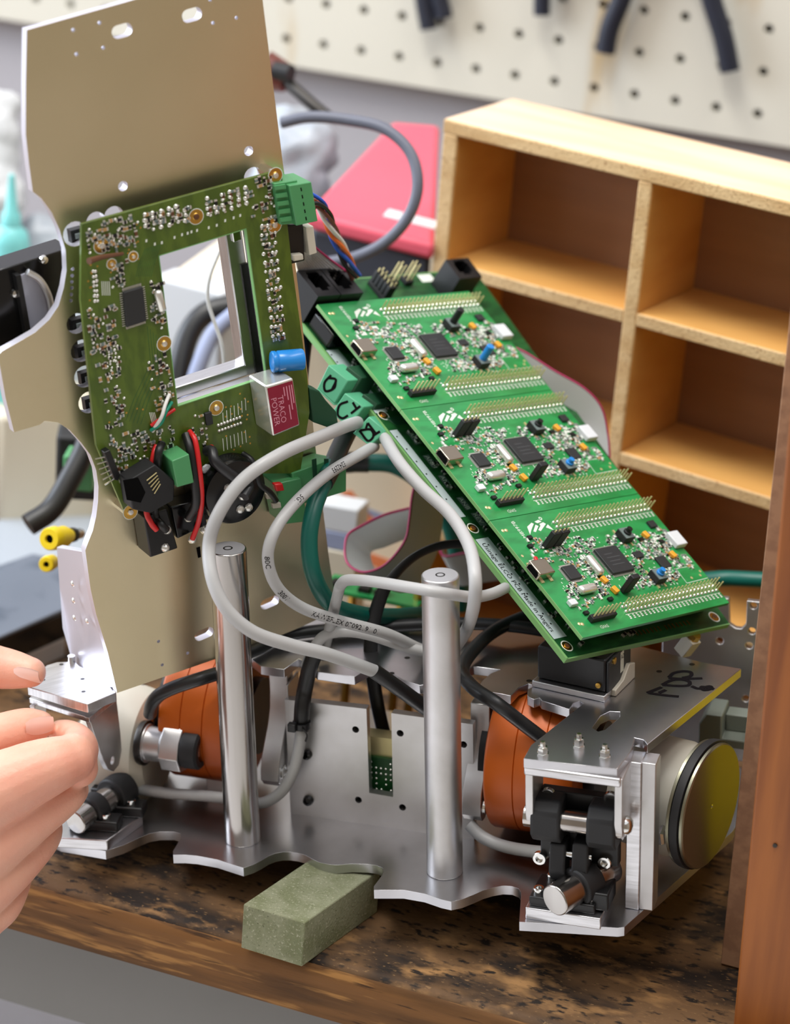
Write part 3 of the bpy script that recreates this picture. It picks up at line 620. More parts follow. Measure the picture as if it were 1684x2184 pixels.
for f, l in ((.02, .2),):
    a_ = [p + d * f * 70 + inn * 1, p + d * (f + l) * 70 + inn * 1, p + d * (f + l) * 70 + inn * 5, p + d * f * 70 + inn * 5]
    lpart('bezel_tab', MB(PN).hull([v + V(0, 0, -T_ + 1) for v in a_], [v + V(0, 0, -T_ - 1) for v in a_]), 'bright', bevel=.3)
for k in range(9):
    c = p + d * (26 + k * 6.2) - inn * .6
    lpart('bezel_tooth', MB(PN).box(c.x - .6, c.x + .8, c.y - 1.1, c.y + 1.1, -T_ + 1, -T_ + 3), 'silk', bevel=0)
a_ = [p + d * 26 - inn * .2, p + d * 84 - inn * .2, p + d * 84 + inn * 3, p + d * 26 + inn * 3]
lpart('bezel_liner', MB(PN).hull([v + V(0, 0, -T_ + .6) for v in a_], [v + V(0, 0, -T_ - 2) for v in a_]), 'black')
# black speaker housing with pale lens behind the left notch
m = MB(PN); sp = [p2(*q, -T_ - 12) for q in [(-30, 585), (150, 528), (170, 770), (-30, 800)]]
o = lpart('speaker_housing', MB(PN).prism(sp, -T_ - 12, -T_ - 26), 'black_gloss', bevel=.6)
c = hit(PN, 72, 672, -T_ - 11.8)
qd = [p2(*q, -T_ - 11.4) for q in [(40, 588), (62, 580), (86, 605), (104, 640), (110, 672), (96, 700), (64, 716)]]
part('lens_plate', MB(PN).prism(qd, -T_ - 12, -T_ - 11), 'lens', o, label='pale grey lens plate')
part('housing_rib', MB(PN).prism([p2(*q, -T_ - 10) for q in [(30, 586), (40, 583), (64, 716), (54, 720)]], -T_ - 12, -T_ - 8), 'black', o)
pts = [hit(PN, *q, -T_ - 9) for q in [(58, 580), (84, 596), (103, 628), (112, 668)]]
part('trim_ring', MB(PN).tube(spline(pts, 6), 1.4, 8), 'alu_dull', o)
for q in [(92, 553), (31, 625)]: part('screw', MB(PN).lathe([(.01, 2), (1.5, 1.6), (1.8, 0)], hit(PN, *q, -T_ - 12), (0, 0, 1), 12), 'bright', o)
# ------------------------------------------------------------------ olive circuit board on the lid
cbo = thing('control_board', 'olive green circuit board with a rectangular window, screwed in front of the lid panel', 'circuit board', PN, (*p2(400, 780, HG), HG))
def cpart(name, m, mats, **k): return part(name, m, mats, cbo, **k)
bo = [(174, 478), (600, 362), (622, 560), (640, 690), (655, 800), (660, 880), (640, 1010), (560, 1010), (500, 985), (440, 1000), (365, 1000), (345, 1040), (300, 1080), (280, 1110), (268, 1098), (205, 950), (172, 640)]
HT = HG + 1.7
def c2(px, py): return p2(px, py, HT)
win = [tuple(hit(PN, *q, HT).to_2d()) for q in hole_px]
cpart('pcb', MB(PN).prism([c2(*q) for q in bo], HG, HT, [win]), 'pcb_olive', bevel=.15)
rim = MB(PN)
for i in range(4):
    a_, b_ = Vector(win[i]), Vector(win[(i + 1) % 4]); d = (b_ - a_).normalized(); n_ = V(-d.y, d.x); 
    if n_.dot(cc.to_2d() - a_) < 0: n_ = -n_
    cpart('window_edge', MB(PN).prism([a_, b_, b_ + n_ * .35, a_ + n_ * .35], HG - .2, HT + .05), 'pcb_edge')
for q in [(216, 524), (418, 462), (587, 374), (585, 480), (350, 733), (461, 870), (278, 1092), (284, 547), (238, 563)]:
    x, y = c2(*q); r = 3.0 if q[0] not in (284, 238) else 1.9
    c = MB(PN); c.lathe([(.01, .25), (r * .45, .25), (r * .5, .1), (r, .1), (r, 0)], (x, y, HT), (0, 0, 1), 18); o = cpart('mounting_hole', c, 'brass')
    c = MB(PN); c.lathe([(r * .42, .3), (r * .36, .8), (.01, .9)], (x, y, HT), (0, 0, 1), 10); part('screw', c, 'tin' if q != (418, 462) else 'brown_part', o)
    c = MB(PN); c.lathe([(r, .05), (r + .3, .07), (r + .35, .05)], (x, y, HT), (0, 0, 1), 18); part('silk_ring', c, 'silk', o)
# standoffs to the lid
for q in [(216, 524), (587, 374), (278, 1092), (585, 480)]:
    x, y = c2(*q); cpart('standoff', MB(PN).cyl((x, y, 0), (x, y, HG), 2.4, n=6), 'bright')
# solder joints and chip parts: far too many and small to pick apart
so = MB(PN); sm = MB(PN)
def quad(Q, u, v):
    a, b, c, d = [Vector(p) for p in Q]; p = (a * (1 - u) + b * u) * (1 - v) + (d * (1 - u) + c * u) * v; return c2(p.x, p.y)
def blobs(Q, nu, nv, r=.95, jit=.12, keep=.9):
    for i in range(nu):
        for j in range(nv):
            if random.random() < keep:
                x, y = quad(Q, (i + .5 + random.uniform(-jit, jit)) / nu, (j + .5 + random.uniform(-jit, jit)) / nv); so.ball((x, y, HT), r * random.uniform(.8, 1.1), r * random.uniform(.6, 1), 7)
def chips(Q, n, bias=None):
    for k in range(int(n * 1.5)):
        x, y = quad(Q, random.random(), random.random()); a = random.choice((0, math.pi / 2)) + .03
        if random.random() < .25: so.ball((x, y, HT), .7, .6, 6)
        else: smd(sm, x, y, a, random.choice((1.6, 2.0, 2.6)), random.choice((.8, 1.2)), .6, random.choice((0, 0, 2, 3, 4, 3)), 1, HT)
for k in range(6):
    a0, a1 = 300 + k * 17, 454 - k * 4.4
    blobs([(a0, a1), (a0 + 15, a1 - 4), (a0 + 19, a1 + 42), (a0 + 4, a1 + 46)], 1, 4, 1.05)
    chips([(a0 + 8, a1 + 4), (a0 + 15, a1), (a0 + 19, a1 + 40), (a0 + 12, a1 + 44)], 4)
for k in range(6):
    a0, a1 = 434 + k * 16, 420 - k * 4.6
    blobs([(a0, a1), (a0 + 14, a1 - 4), (a0 + 18, a1 + 40), (a0 + 4, a1 + 44)], 1, 4, 1.05)
    chips([(a0 + 8, a1 + 4), (a0 + 14, a1), (a0 + 18, a1 + 38), (a0 + 12, a1 + 42)], 3)
chips([(184, 482), (295, 452), (300, 520), (186, 545)], 46); chips([(530, 384), (580, 372), (592, 470), (540, 480)], 26)
for k in range(13):
    y0 = 478 + k * 19.5; x0_ = 552 + k * 1.9
    blobs([(x0_, y0), (x0_ + 36, y0 - 6), (x0_ + 37, y0 + 4), (x0_ + 1, y0 + 10)], 3 + k % 2, 1, .95)
    chips([(x0_ + 4, y0 + 8), (x0_ + 30, y0 + 2), (x0_ + 31, y0 + 10), (x0_ + 5, y0 + 15)], 3)
blobs([(196, 575), (206, 572), (212, 645), (200, 648)], 2, 7, .8)
chips([(182, 660), (245, 650), (262, 800), (205, 820)], 48); blobs([(225, 740), (236, 738), (246, 800), (234, 802)], 1, 9, .65); blobs([(238, 735), (249, 733), (258, 795), (246, 798)], 1, 8, .65)
chips([(212, 820), (262, 815), (268, 900), (224, 920)], 18); chips([(320, 600), (345, 595), (352, 700), (326, 705)], 22); chips([(315, 760), (355, 750), (372, 870), (330, 880)], 24)
chips([(220, 930), (300, 910), (320, 1000), (250, 1040)], 40); chips([(300, 920), (370, 905), (365, 985), (310, 990)], 22)
chips([(240, 560), (275, 552), (262, 610), (236, 615)], 12); chips([(400, 890), (440, 880), (450, 960), (412, 970)], 8)
for k in range(8):
    for rr in (0, 1):
        x, y = c2(465 + k * 6.6 + rr * 2, 907 + rr * 12 - k * 2.4); so.ball((x, y, HT), .75, .7, 7)
cpart('solder_joints', so, 'tin', kind='stuff'); cpart('chip_parts', sm, ['black', 'tin', 'tan', 'grey_part', 'brown_part'], kind='stuff', smooth=0)
# traces, vias and white print
vi = MB(PN); tr = MB(PN); wp = MB(PN)
for k in range(60):
    a_ = random.choice([[(190, 500), (300, 470), (300, 560), (190, 600)], [(220, 800), (370, 760), (370, 960), (240, 960)], [(470, 850), (530, 832), (535, 960), (480, 970)], [(184, 560), (196, 556), (200, 760), (188, 760)]])
    x, y = quad(a_, random.random(), random.random()); vi.lathe([(.01, .02), (.45, .02)], (x, y, HT), (0, 0, 1), 6)
for k in range(0, 10, 2):
    P = [hit(PN, *q, HT) for q in [(300 - k * 4, 905 - k * 1), (318 - k * 4, 850), (345 - k * 3, 790 - k * 2), (338 - k * 3, 720 - k * 3)]]
    for a_, b_ in zip(P, P[1:]):
        d = (b_ - a_).normalized(); n_ = V(-d.y, d.x, 0) * .1; tr.add([a_ - n_ + V(0, 0, .03), b_ - n_ + V(0, 0, .03), b_ + n_ + V(0, 0, .03), a_ + n_ + V(0, 0, .03)], [(0, 1, 2, 3)])
for k in range(9):
    P = [hit(PN, *q, HT) for q in [(310 + k * 4, 530 - k * 1.2), (296 + k * 4, 565), (290 + k * 4, 590)]]
    for a_, b_ in zip(P, P[1:]):
        d = (b_ - a_).normalized(); n_ = V(-d.y, d.x, 0) * .1; tr.add([a_ - n_ + V(0, 0, .03), b_ - n_ + V(0, 0, .03), b_ + n_ + V(0, 0, .03), a_ + n_ + V(0, 0, .03)], [(0, 1, 2, 3)])
cpart('vias', vi, 'brass', kind='stuff'); cpart('traces', tr, 'pcb_dark', kind='stuff', smooth=0)
def print_box(Q):
    P = [Vector((*c2(*q), HT + .05)) for q in Q]; wp.add(P, [tuple(range(len(P)))])
for (x, y) in [(388, 500), (408, 494), (420, 491), (445, 485), (462, 480), (372, 506), (400, 497), (480, 470), (498, 464), (512, 459), (345, 517), (330, 520), (312, 513)]: print_box([(x - 2, y - 2), (x + 2, y - 3), (x + 2, y + 3), (x - 2, y + 4)])
for k in range(5): print_box([(216 + k * 4, 600), (217.6 + k * 4, 600), (219 + k * 4, 630), (217.4 + k * 4, 630)])
for k in range(7): print_box([(474 + k * 8, 880 - k * 5), (475.6 + k * 8, 880 - k * 5), (477 + k * 8, 905 - k * 5), (475.4 + k * 8, 905 - k * 5)])
for k in range(7): print_box([(474 + k * 8, 935 - k * 3), (475.6 + k * 8, 935 - k * 3), (478 + k * 8, 962 - k * 3), (476.4 + k * 8, 962 - k * 3)])
for k in range(4): print_box([(318 + k * 3.4, 880), (319.4 + k * 3.4, 879), (326 + k * 3.4, 905), (324.6 + k * 3.4, 906)])
cpart('white_print', wp, 'silk', kind='stuff', smooth=0)
def cbox(name, Q, h0, h1, m, parent=None, bevel=.2, label=None):
    return part(name, MB(PN).prism([tuple(hit(PN, *q, h0).to_2d()) for q in Q], h0, h1), m, parent or cbo, bevel=bevel, label=label)
chip = cbox('processor_chip', [(260, 622), (301, 610), (309, 682), (267, 696)], HT, HT + 1.6, 'chip')
lg = MB(PN); P = [c2(*q) for q in [(260, 622), (301, 610), (309, 682), (267, 696)]]
for i in range(4):
    a_, b_ = Vector(P[i]), Vector(P[(i + 1) % 4]); d = b_ - a_; n_ = V(d.y, -d.x).normalized()
    if n_.dot((Vector(P[0]) + Vector(P[2])) / 2 - a_) > 0: n_ = -n_
    an = math.atan2(n_.y, n_.x)
    for k in range(16): p = a_ + d * (k + .5) / 16 + n_ * .6; lg.rbox((p.x, p.y, HT + .25), 1.4, .28, .35, an)
part('chip_legs', lg, 'tin', chip, kind='stuff', smooth=0)
c = hit(PN, 341, 642, HT + 1.6); cpart('crystal', MB(PN).rbox((c.x, c.y, HT + 1.7), 3.4, 9.5, 3.2, .12), 'tin', bevel=1.3, label='silver crystal can', smooth=60)
cbox('regulator_chip', [(434, 880), (448, 876), (452, 902), (438, 906)], HT, HT + 1.4, 'chip')
cpart('pickup_pin', MB(PN).tube([hit(PN, *q, HT + h) for q, h in (((190, 557), 7), ((215, 549), 4), ((262, 541), 1))], [1.4, 1.1, .7], 8), 'brown_part', label='bent brown component lead')
# right edge terminals
def terminal(nm, Q, h0, h1, m, lab): return cbox(nm, Q, h0, h1, m, bevel=.5, label=lab)
t1 = thing('terminal_plug', 'bright green screw terminal plug with coloured wires at the board\'s upper corner', 'connector', PN, (*p2(630, 430, HT), HT))
part('socket', MB(PN).prism([tuple(hit(PN, *q, HG + 4).to_2d()) for q in [(584, 392), (634, 384), (646, 476), (598, 480)]], HG - 8.6, HG + 4), 'term_green', t1, bevel=.4)
for k in range(5):
    part('socket_tooth', MB(PN).prism([tuple(hit(PN, *q, HG + 4).to_2d()) for q in [(582 + k * 3, 396 + k * 17), (606 + k * 3, 392 + k * 17), (607 + k * 3, 401 + k * 17), (583 + k * 3, 404 + k * 17)]], HG + 4, HG + 5.2), 'term_green', t1)
part('plug_body', MB(PN).prism([tuple(hit(PN, *q, HG + 5).to_2d()) for q in [(612, 394), (660, 386), (674, 470), (628, 480)]], HG - 8.5, HG + 6.5), 'term_green', t1, bevel=.4)
for k in range(5):
    c = hit(PN, 642 + k * 2.6, 404 + k * 15.5, HG + 6.5); part('slot_mark', MB(PN).rbox((c.x, c.y, HG + 6.5), .5, 1.5, .15, .1), 'ink', t1)
# black box connector and ribbon below the plug
o = cpart('ribbon_socket', MB(PN).prism([tuple(hit(PN, *q, HG - 2).to_2d()) for q in [(600, 482), (646, 478), (650, 556), (612, 566)]], HG - 8.6, HG - 2), 'black', bevel=.4)
cpart('socket_latch', MB(PN).prism([tuple(hit(PN, *q, HG).to_2d()) for q in [(652, 486), (668, 482), (676, 540), (660, 545)]], HG - 8, HG), 'cream', bevel=.3)
cpart('socket_key', MB(PN).prism([tuple(hit(PN, *q, HG).to_2d()) for q in [(621, 542), (644, 540), (646, 553), (624, 557)]], HG - 2, HG + 1), 'cream', bevel=.6)
# blue capacitor
ca = hit(PN, 579, 772, HT + 5); cb = hit(PN, 646, 766, HT + 8)
o = cpart('capacitor', MB(PN).lathe([(.01, 0), (4.1, 0), (4.4, .4), (4.4, 1.6), (4.0, 2.2), (4.4, 2.8), (4.4, (cb - ca).length - .6), (4.1, (cb - ca).length), (3.2, (cb - ca).length), (.01, (cb - ca).length - .1)], ca, (cb - ca), 32), 'cap_blue', label='blue electrolytic capacitor lying on its side')
d = (cb - ca).normalized()
part('capacitor_end', MB(PN).lathe([(.01, .05), (3.4, .05)], cb, d, 24), 'tin', o)
# silver converter with crimson label
CH = 15
cq = [(566, 824), (625, 806), (640, 908), (582, 932)]
cv = cbox('converter', cq, HT + CH, HT, 'tin', bevel=.8, label='silver converter can with a crimson label')
cv.data.name = 'converter'
C4 = [hit(PN, *q, HT + CH + .05) for q in cq]
def uvp(u, v): return (C4[0] * (1 - u) + C4[1] * u) * (1 - v) + (C4[3] * (1 - u) + C4[2] * u) * v
part('crimson_label', MB(PN).add([uvp(*q) for q in ((.05, .05), (.96, .05), (.96, .96), (.05, .96))], [(0, 1, 2, 3)]), 'crimson', cv)
dn = (C4[3] - C4[0]).normalized(); rt = (C4[1] - C4[0]).normalized()
c = MB(PN); put_text(c, 'TRACO', 3.6, uvp(.36, .26), dn, rt, .08); put_text(c, 'POWER', 3.6, uvp(.12, .26), dn, rt, .08)
for u, v0, v1 in ((.88, .12, .5), (.80, .12, .62), (.70, .12, .4), (.70, .5, .8), (.60, .12, .3)):       # small print, too fine to read
    m_ = [uvp(u, v0), uvp(u, v1), uvp(u + .035, v1), uvp(u + .035, v0)]; c.add([p + V(0, 0, .08) for p in m_], [(0, 1, 2, 3)])
part('label_print', c, 'print_pink', cv, smooth=0)
# lower green terminals, LED, lugs
cbox('terminal_block', [(640, 815), (662, 822), (676, 842), (698, 866), (702, 890), (690, 903), (648, 888)], HG - 6, HT, 'term_dark', bevel=.5)
cbox('terminal_block', [(596, 992), (668, 966), (712, 975), (712, 1030), (640, 1052), (600, 1060)], HG - 8, HT + 1, 'term_green', bevel=.5)
cbox('terminal_slot', [(664, 980), (674, 977), (676, 1020), (667, 1024)], HT + 1, HT + 1.3, 'term_dark'); cbox('terminal_slot', [(690, 978), (700, 978), (701, 1018), (692, 1020)], HT + 1, HT + 1.3, 'term_dark')
cbox('terminal_block', [(556, 1010), (610, 998), (626, 1090), (574, 1096)], HG - 8, HT + 3, 'term_green', bevel=.5)
tb = cbox('terminal_block', [(341, 964), (377, 949), (388, 1010), (352, 1020)], HT, HT + 11, 'term_green', bevel=.4)
cbox('red_button', [(578, 1028), (596, 1026), (600, 1042), (582, 1044)], HT + 3, HT + 6, 'wire_red', bevel=.6)
for q in [(572, 1055), (548, 1050), (585, 1075)]: cbox('solder_lug', [(q[0] - 9, q[1] - 5), (q[0] + 9, q[1] - 7), (q[0] + 11, q[1] + 5), (q[0] - 7, q[1] + 7)], HT + 2, HT + 4, 'cream', bevel=.4)
# modular jack and pin header at the lower left corner
jk = cbox('modular_jack', [(252, 1010), (310, 975), (352, 1010), (350, 1050), (300, 1078), (262, 1070)], HT, HT + 9, 'black_soft', bevel=.5)
part('jack_mouth', MB(PN).prism([tuple(hit(PN, *q, HT + 9).to_2d()) for q in [(262, 1024), (294, 1018), (310, 1050), (300, 1072), (270, 1066)]], HT + 9, HT + 9.1), 'hole', jk)
for k in range(5):
    part('contact_wire', MB(PN).tube([hit(PN, 313 + k * 4, 1025 + k * 7, HT + 9.4), hit(PN, 334 + k * 2, 1008 + k * 6, HT + 9.4)], .25, 6), 'gold', jk)
hd = cpart('pin_header', MB(PN).prism([tuple(hit(PN, *q, HT + 2).to_2d()) for q in [(218, 962), (230, 956), (252, 1010), (248, 1022), (240, 1020)]], HT, HT + 4), 'black', bevel=.3)
for k in range(6):
    a_ = hit(PN, 226 + k * 4.4, 974 + k * 9, HT + 3); b_ = hit(PN, 203 + k * 4, 979 + k * 11, HT + 3)
    part('header_pin', MB(PN).tube([a_, b_], .32, 6), 'bright', hd)
# black jack sockets under the board
js = thing('jack_socket', 'black square jack socket with soldered red and black leads, lowest on the lid', 'socket', PN, (*p2(350, 1130, 4), 1))
part('socket_body', MB(PN).prism([tuple(hit(PN, *q, 10).to_2d()) for q in [(303, 1100), (352, 1082), (375, 1166), (316, 1186)]], .3, 12), 'black', js, bevel=.6)
part('socket_body', MB(PN).prism([tuple(hit(PN, *q, 8).to_2d()) for q in [(362, 1080), (430, 1062), (440, 1118), (376, 1148)]], .3, 9), 'black_gloss', js, bevel=.6)
for q in [(352, 1168), (356, 1130), (402, 1104), (410, 1150), (436, 1130)]:
    c = hit(PN, *q, 12); part('solder_lug', MB(PN).lathe([(2.0, 0), (1.7, 1), (.8, 1.8), (.01, 2)], c, (0, 0, 1), 8), 'tin', js)
rs = thing('round_socket', 'large round black audio socket with solder lugs beside the black and red leads', 'socket', PN, (*p2(470, 1060, 4), 1))
cR = hit(PN, 482, 1035, 10)
part('socket_shell', MB(PN).lathe([(.01, 10), (9, 10), (13.5, 9), (14.5, 7), (14.5, -9)], (cR.x, cR.y, 9.5), (0, 0, 1), 40), 'black_gloss', rs)
part('socket_block', MB(PN).prism([tuple(hit(PN, *q, 7).to_2d()) for q in [(400, 1000), (470, 985), (480, 1100), (420, 1112)]], .3, 8), 'black', rs, bevel=.8)
for q in [(517, 1058), (512, 1086), (530, 1082), (486, 1040)]:
    part('solder_lug', MB(PN).lathe([(1.9, 0), (1.6, .9), (.7, 1.5), (.01, 1.6)], hit(PN, *q, 19.6), (0, 0, 1), 8), 'tin', rs)
for q in [(440, 1000), (418, 990)]: part('glue_blob', MB(PN).lathe([(2.2, 0), (1.8, .8), (.01, 1.2)], hit(PN, *q, 13), (0, 0, 1), 8), 'milk', rs)
mk = MB(PN)
for q, L in (((424, 1178), 5), ((436, 1174), 2.2)):
    c = hit(PN, *q, .1); mk.add([c + V(-.7, -L / 2, 0), c + V(.7, -L / 2, 0), c + V(.9, L / 2, 0), c + V(-.9, L / 2, 0)], [(0, 1, 2, 3)])
lpart('marker_dots', mk, 'ink', label='two black marker dots')
# leads soldered to the olive board
def cable(name, L, r, m, label, cat='cable', group=None, n=10, sides=12, sub=(), F=None, ax=2):
    P = [(CAM + ray(x, y) * (z * MM)) / MM for x, y, z in L] if F is None else [((F @ (hit(F, x, y, z, ax) * MM)) / MM) for x, y, z in L]
    P = spline(P, n); return solo(name, MB().tube(P, r, sides), m, label, cat, group, smooth=60), P
cable('lead_wire', [(361, 841, HT + .8), (352, 864, HT + 4), (344, 890, HT + 5), (325, 920, HT + .8)], .75, 'wire_white', 'thin white wire soldered across the olive board below its window', 'wire', F=PN)
cable('lead_wire', [(366, 858, HT + .8), (354, 878, HT + 4), (343, 903, HT + 4), (322, 918, HT + .8)], .75, 'wire_green', 'thin green wire soldered across the olive board below its window', 'wire', F=PN)
cable('lead_wire', [(372, 873, HT + .8), (350, 888, HT + 2), (322, 908, HT + .8)], .75, 'wire_red', 'thin red wire soldered across the olive board below its window', 'wire', F=PN)
cable('lead_wire', [(404, 920, HT + .8), (416, 940, HT + 6), (424, 990, HT + 9), (430, 1060, HT + 9), (424, 1110, HT + 6), (410, 1150, 15)], 1.1, 'wire_red', 'long red lead looping from the olive board down to the black socket', 'wire', F=PN)
cable('lead_wire', [(396, 926, HT + .8), (406, 960, HT + 6), (414, 1010, HT + 8), (418, 1070, HT + 8), (402, 1104, 14)], 1.9, 'cable_black', 'long black lead beside the long red one on the olive board', 'wire', F=PN)
cable('lead_wire', [(334, 950, HT + .8), (326, 980, HT + 3), (312, 1080, HT + 2), (322, 1115, 14), (334, 1130, 14)], 1.2, 'wire_red', 'short red lead curling behind the modular jack to the lowest socket', 'wire', F=PN)
cable('lead_wire', [(345, 946, HT + .8), (337, 975, HT + 5), (330, 1090, 11), (345, 1120, 15), (354, 1130, 14)], 1.7, 'cable_black', 'short black lead curling behind the modular jack to the lowest socket', 'wire', F=PN)
cable('lead_wire', [(440, 962, HT + .8), (452, 962, HT + 4), (460, 985, HT + 8), (500, 1018, HT + 10), (530, 1035, HT + 8), (520, 1060, 22)], 2.2, 'cable_dark', 'thick grey-black sleeve running over the round socket', 'wire', F=PN)
cable('lead_wire', [(443, 956, HT + .8), (452, 954, HT + 3), (458, 970, HT + 7)], 1.0, 'wire_red', 'red lead end entering the grey-black sleeve', 'wire', F=PN)
cable('lead_wire', [(518, 968, HT + .8), (538, 985, HT + 6), (552, 1030, HT + 8), (575, 1050, HT + 6), (588, 1068, HT + 4)], 1.3, 'cable_black', 'black lead running down to the lowest green terminal block', 'wire', F=PN)
# ------------------------------------------------------------------ stack of controller boards
ZC = -12.2                                       # carrier board top
cr = thing('carrier_board', 'long green carrier circuit board under the three controller boards', 'circuit board', BD, (50, -100, ZC - 1.6))
def rpt(name, m, mats, **k): return part(name, m, mats, cr, **k)
cpx = [(578, 607), (930, 578), (1002, 578), (1555, 1331), (1208, 1408), (900, 1018)]
e_tl = b2(578, 607, ZC); e_tr = b2(1010, 574, ZC); e_br = b2(1556, 1331, ZC); e_bl = b2(1208, 1406, ZC)
cpoly = [e_tl, e_tr, e_br, e_bl]
rpt('pcb', MB(BD).prism(cpoly, ZC - 2.4, ZC), 'pcb_dark', bevel=.2)
def cw(px, py, h=0): return b2(px, py, ZC + h)
eb = MB(BD)
def edge_strip(a, b, w=.5):
    a, b = Vector(a), Vector(b); d = (b - a).normalized(); n_ = V(-d.y, d.x); c0 = (Vector(e_tl) + Vector(e_br)) / 2
    if n_.dot(c0 - a) < 0: n_ = -n_
    rpt('board_edge', MB(BD).prism([a - n_ * .06, b - n_ * .06, b + n_ * w, a + n_ * w], ZC - 2.45, ZC + .03), 'pcb_edge')
edge_strip(e_tl, e_bl, 1.2); edge_strip(e_bl, e_br, .5); edge_strip(e_tl, e_tr, .5)
# white band with print along the left edge
L0 = Vector(e_tl); LD = (Vector(e_bl) - L0); Ln = LD.length; ld = LD.normalized(); li = V(-ld.y, ld.x); li = li if li.x > 0 else -li
def along(px, py): p = Vector(cw(px, py)); return (p - L0).dot(ld)
def lz(s, t, z=ZC + .06): p = L0 + ld * s + li * t; return V(p.x, p.y, z)
def band(a, b, t0, t1, m='silk_band'): return rpt('silk_band', MB(BD).add([lz(a, t0), lz(b, t0), lz(b, t1), lz(a, t1)], [(0, 1, 2, 3)]), m)
band(along(690, 748), along(812, 880), 1.6, 9); band(along(834, 918), along(980, 1104), 1.6, 6.2); band(along(1018, 1150), along(1195, 1360), 1.6, 9.5)
c = MB(BD); put_text(c, 'Usinage ELCO PCB Made in Angers', 3.45, lz(along(1022, 1160), 3.0), (*ld, 0), (*li, 0), .08); rpt('printed_text', c, 'ink', smooth=0, label='black printed words along the white band')
c = MB(BD)
for k in range(7): p = lz(along(690, 748) + 3 + k * 4.6, 2.6); c.lathe([(.01, .1), (.45, .1)], p, (0, 0, 1), 6)
for k in range(6): p = lz(along(834, 918) + 4 + k * 7.5, 3.0); c.lathe([(.01, .1), (.45, .1)], p, (0, 0, 1), 6)
for k in range(9): p = lz(along(1018, 1150) + 4 + k * 5.6, 6.2); c.lathe([(.01, .1), (.45, .1)], p, (0, 0, 1), 6)
rpt('via_holes', c, 'hole', kind='stuff')
for tx, q in (('AN0', (888, 935)), ('ANM', (918, 985)), ('ANF', (950, 1028)), ('ANB', (990, 1075)), ('REV', (1022, 1108))):
    s0 = along(*q); t0 = (Vector(cw(*q)) - L0).dot(li); t0 = min(t0, 12)
    rpt('silk_box', MB(BD).add([lz(s0 - 4, t0 - 1.8), lz(s0 + 3.4, t0 - 1.8), lz(s0 + 3.4, t0 + 2), lz(s0 - 4, t0 + 2)], [(0, 1, 2, 3)]), 'grey_part')
    c = MB(BD); put_text(c, tx, 3.4, lz(s0 - 3.6, t0 - 1.1), (*ld, 0), (*li, 0), .1); rpt('printed_text', c, 'silk', smooth=0)
for q in [(817, 886), (1008, 1127), (1208, 1378), (598, 618), (1522, 1316)]:
    x, y = cw(*q); c = MB(BD); c.lathe([(.01, .5), (1.2, .5), (1.3, .15), (2.3, .15), (2.4, .05), (2.9, .05)], (x, y, ZC), (0, 0, 1), 18); o = rpt('mounting_hole', c, 'brass')
    part('hole_bore', MB(BD).lathe([(.01, .52), (1.2, .52)], (x, y, ZC), (0, 0, 1), 12), 'brown_part', o)
    c = MB(BD); c.lathe([(2.4, .12), (2.9, .12)], (x, y, ZC), (0, 0, 1), 18); part('silk_ring', c, 'silk', o)
c = MB(BD); sg = MB(BD)
for k in range(70):
    s0 = random.choice([random.uniform(along(740, 770), along(820, 880)), random.uniform(along(830, 900), along(1200, 1370))]); p = lz(s0, random.uniform(9.5, 16)); smd(sg, p.x, p.y, random.choice((0, 1.57)), 2, 1.2, .8, 0, 1, ZC)
bp0 = Vector(cw(1225, 1396)); bp1 = Vector(cw(1540, 1331)); d = (bp1 - bp0); up_ = V(-d.y, d.x).normalized()
for f in (.08, .36, .4, .42): p = bp0 + d * f + up_ * 4.5; smd(sg, p.x, p.y, .3, 2.6, 1.6, .9, 0, 1, ZC)
rpt('chip_parts', sg, ['black', 'tin'], kind='stuff', smooth=0)
c = MB(BD)
for k in range(14):
    f = .44 + k * .026 + (.02 if k > 6 else 0); p = bp0 + d * f + up_ * 4.2
    c.rbox((p.x, p.y, ZC + .06), .9, 2.4, .1, math.atan2(d.y, d.x))
rpt('copper_pads', c, 'brass', kind='stuff', smooth=0)
# modular jacks on the carrier: tall blocks with stepped mouths
def jack(nm, pxq, h, mouths, parent):
    A_, B2, D2 = [Vector(cw(*q)) for q in pxq]          # base corners: back left, back right, front left
    ux, uy = (B2 - A_), (D2 - A_)
    def W_(u, v): p = A_ + ux * u + uy * v; return (p.x, p.y)
    rec = []
    for (u0, u1) in mouths:
        du = u1 - u0; st = [(u0, .24), (u0 + du * .1, .24), (u0 + du * .1, .12)]
        n = 6
        for i in range(n): st += [(u0 + du * (.14 + .74 * i / n), .12), (u0 + du * (.14 + .74 * i / n), .05), (u0 + du * (.14 + .74 * (i + .6) / n), .05), (u0 + du * (.14 + .74 * (i + .6) / n), .12)]
        st += [(u0 + du * .9, .12), (u0 + du * .9, .24), (u1, .24), (u1, .68), (u0 + du * .75, .68), (u0 + du * .75, .80), (u0 + du * .25, .80), (u0 + du * .25, .68), (u0, .68)]
        rec.append([W_(u, v) for u, v in st])
    o = rpt(nm, MB(BD).prism([W_(0, 0), W_(1, 0), W_(1, 1), W_(0, 1)], ZC + h - 9, ZC + h, rec), 'black', smooth=20)
    part('jack_base', MB(BD).prism([W_(0, 0), W_(1, 0), W_(1, 1), W_(0, 1)], ZC + .05, ZC + h - 9), 'black', o)
    return W_, o
W_, o = jack('modular_jack', [(601, 634), (698, 626), (645, 689)], 15.8, [(.1, .42), (.58, .9)], cr)
part('jack_seam', MB(BD).prism([W_(.494, -.005), W_(.506, -.005), W_(.506, 1.005), W_(.494, 1.005)], ZC + 6, ZC + 15.9), 'hole', o)
W2, o2 = jack('modular_jack', [(918, 605), (966, 600), (948, 646)], 15.0, [(.2, .8)], cr)
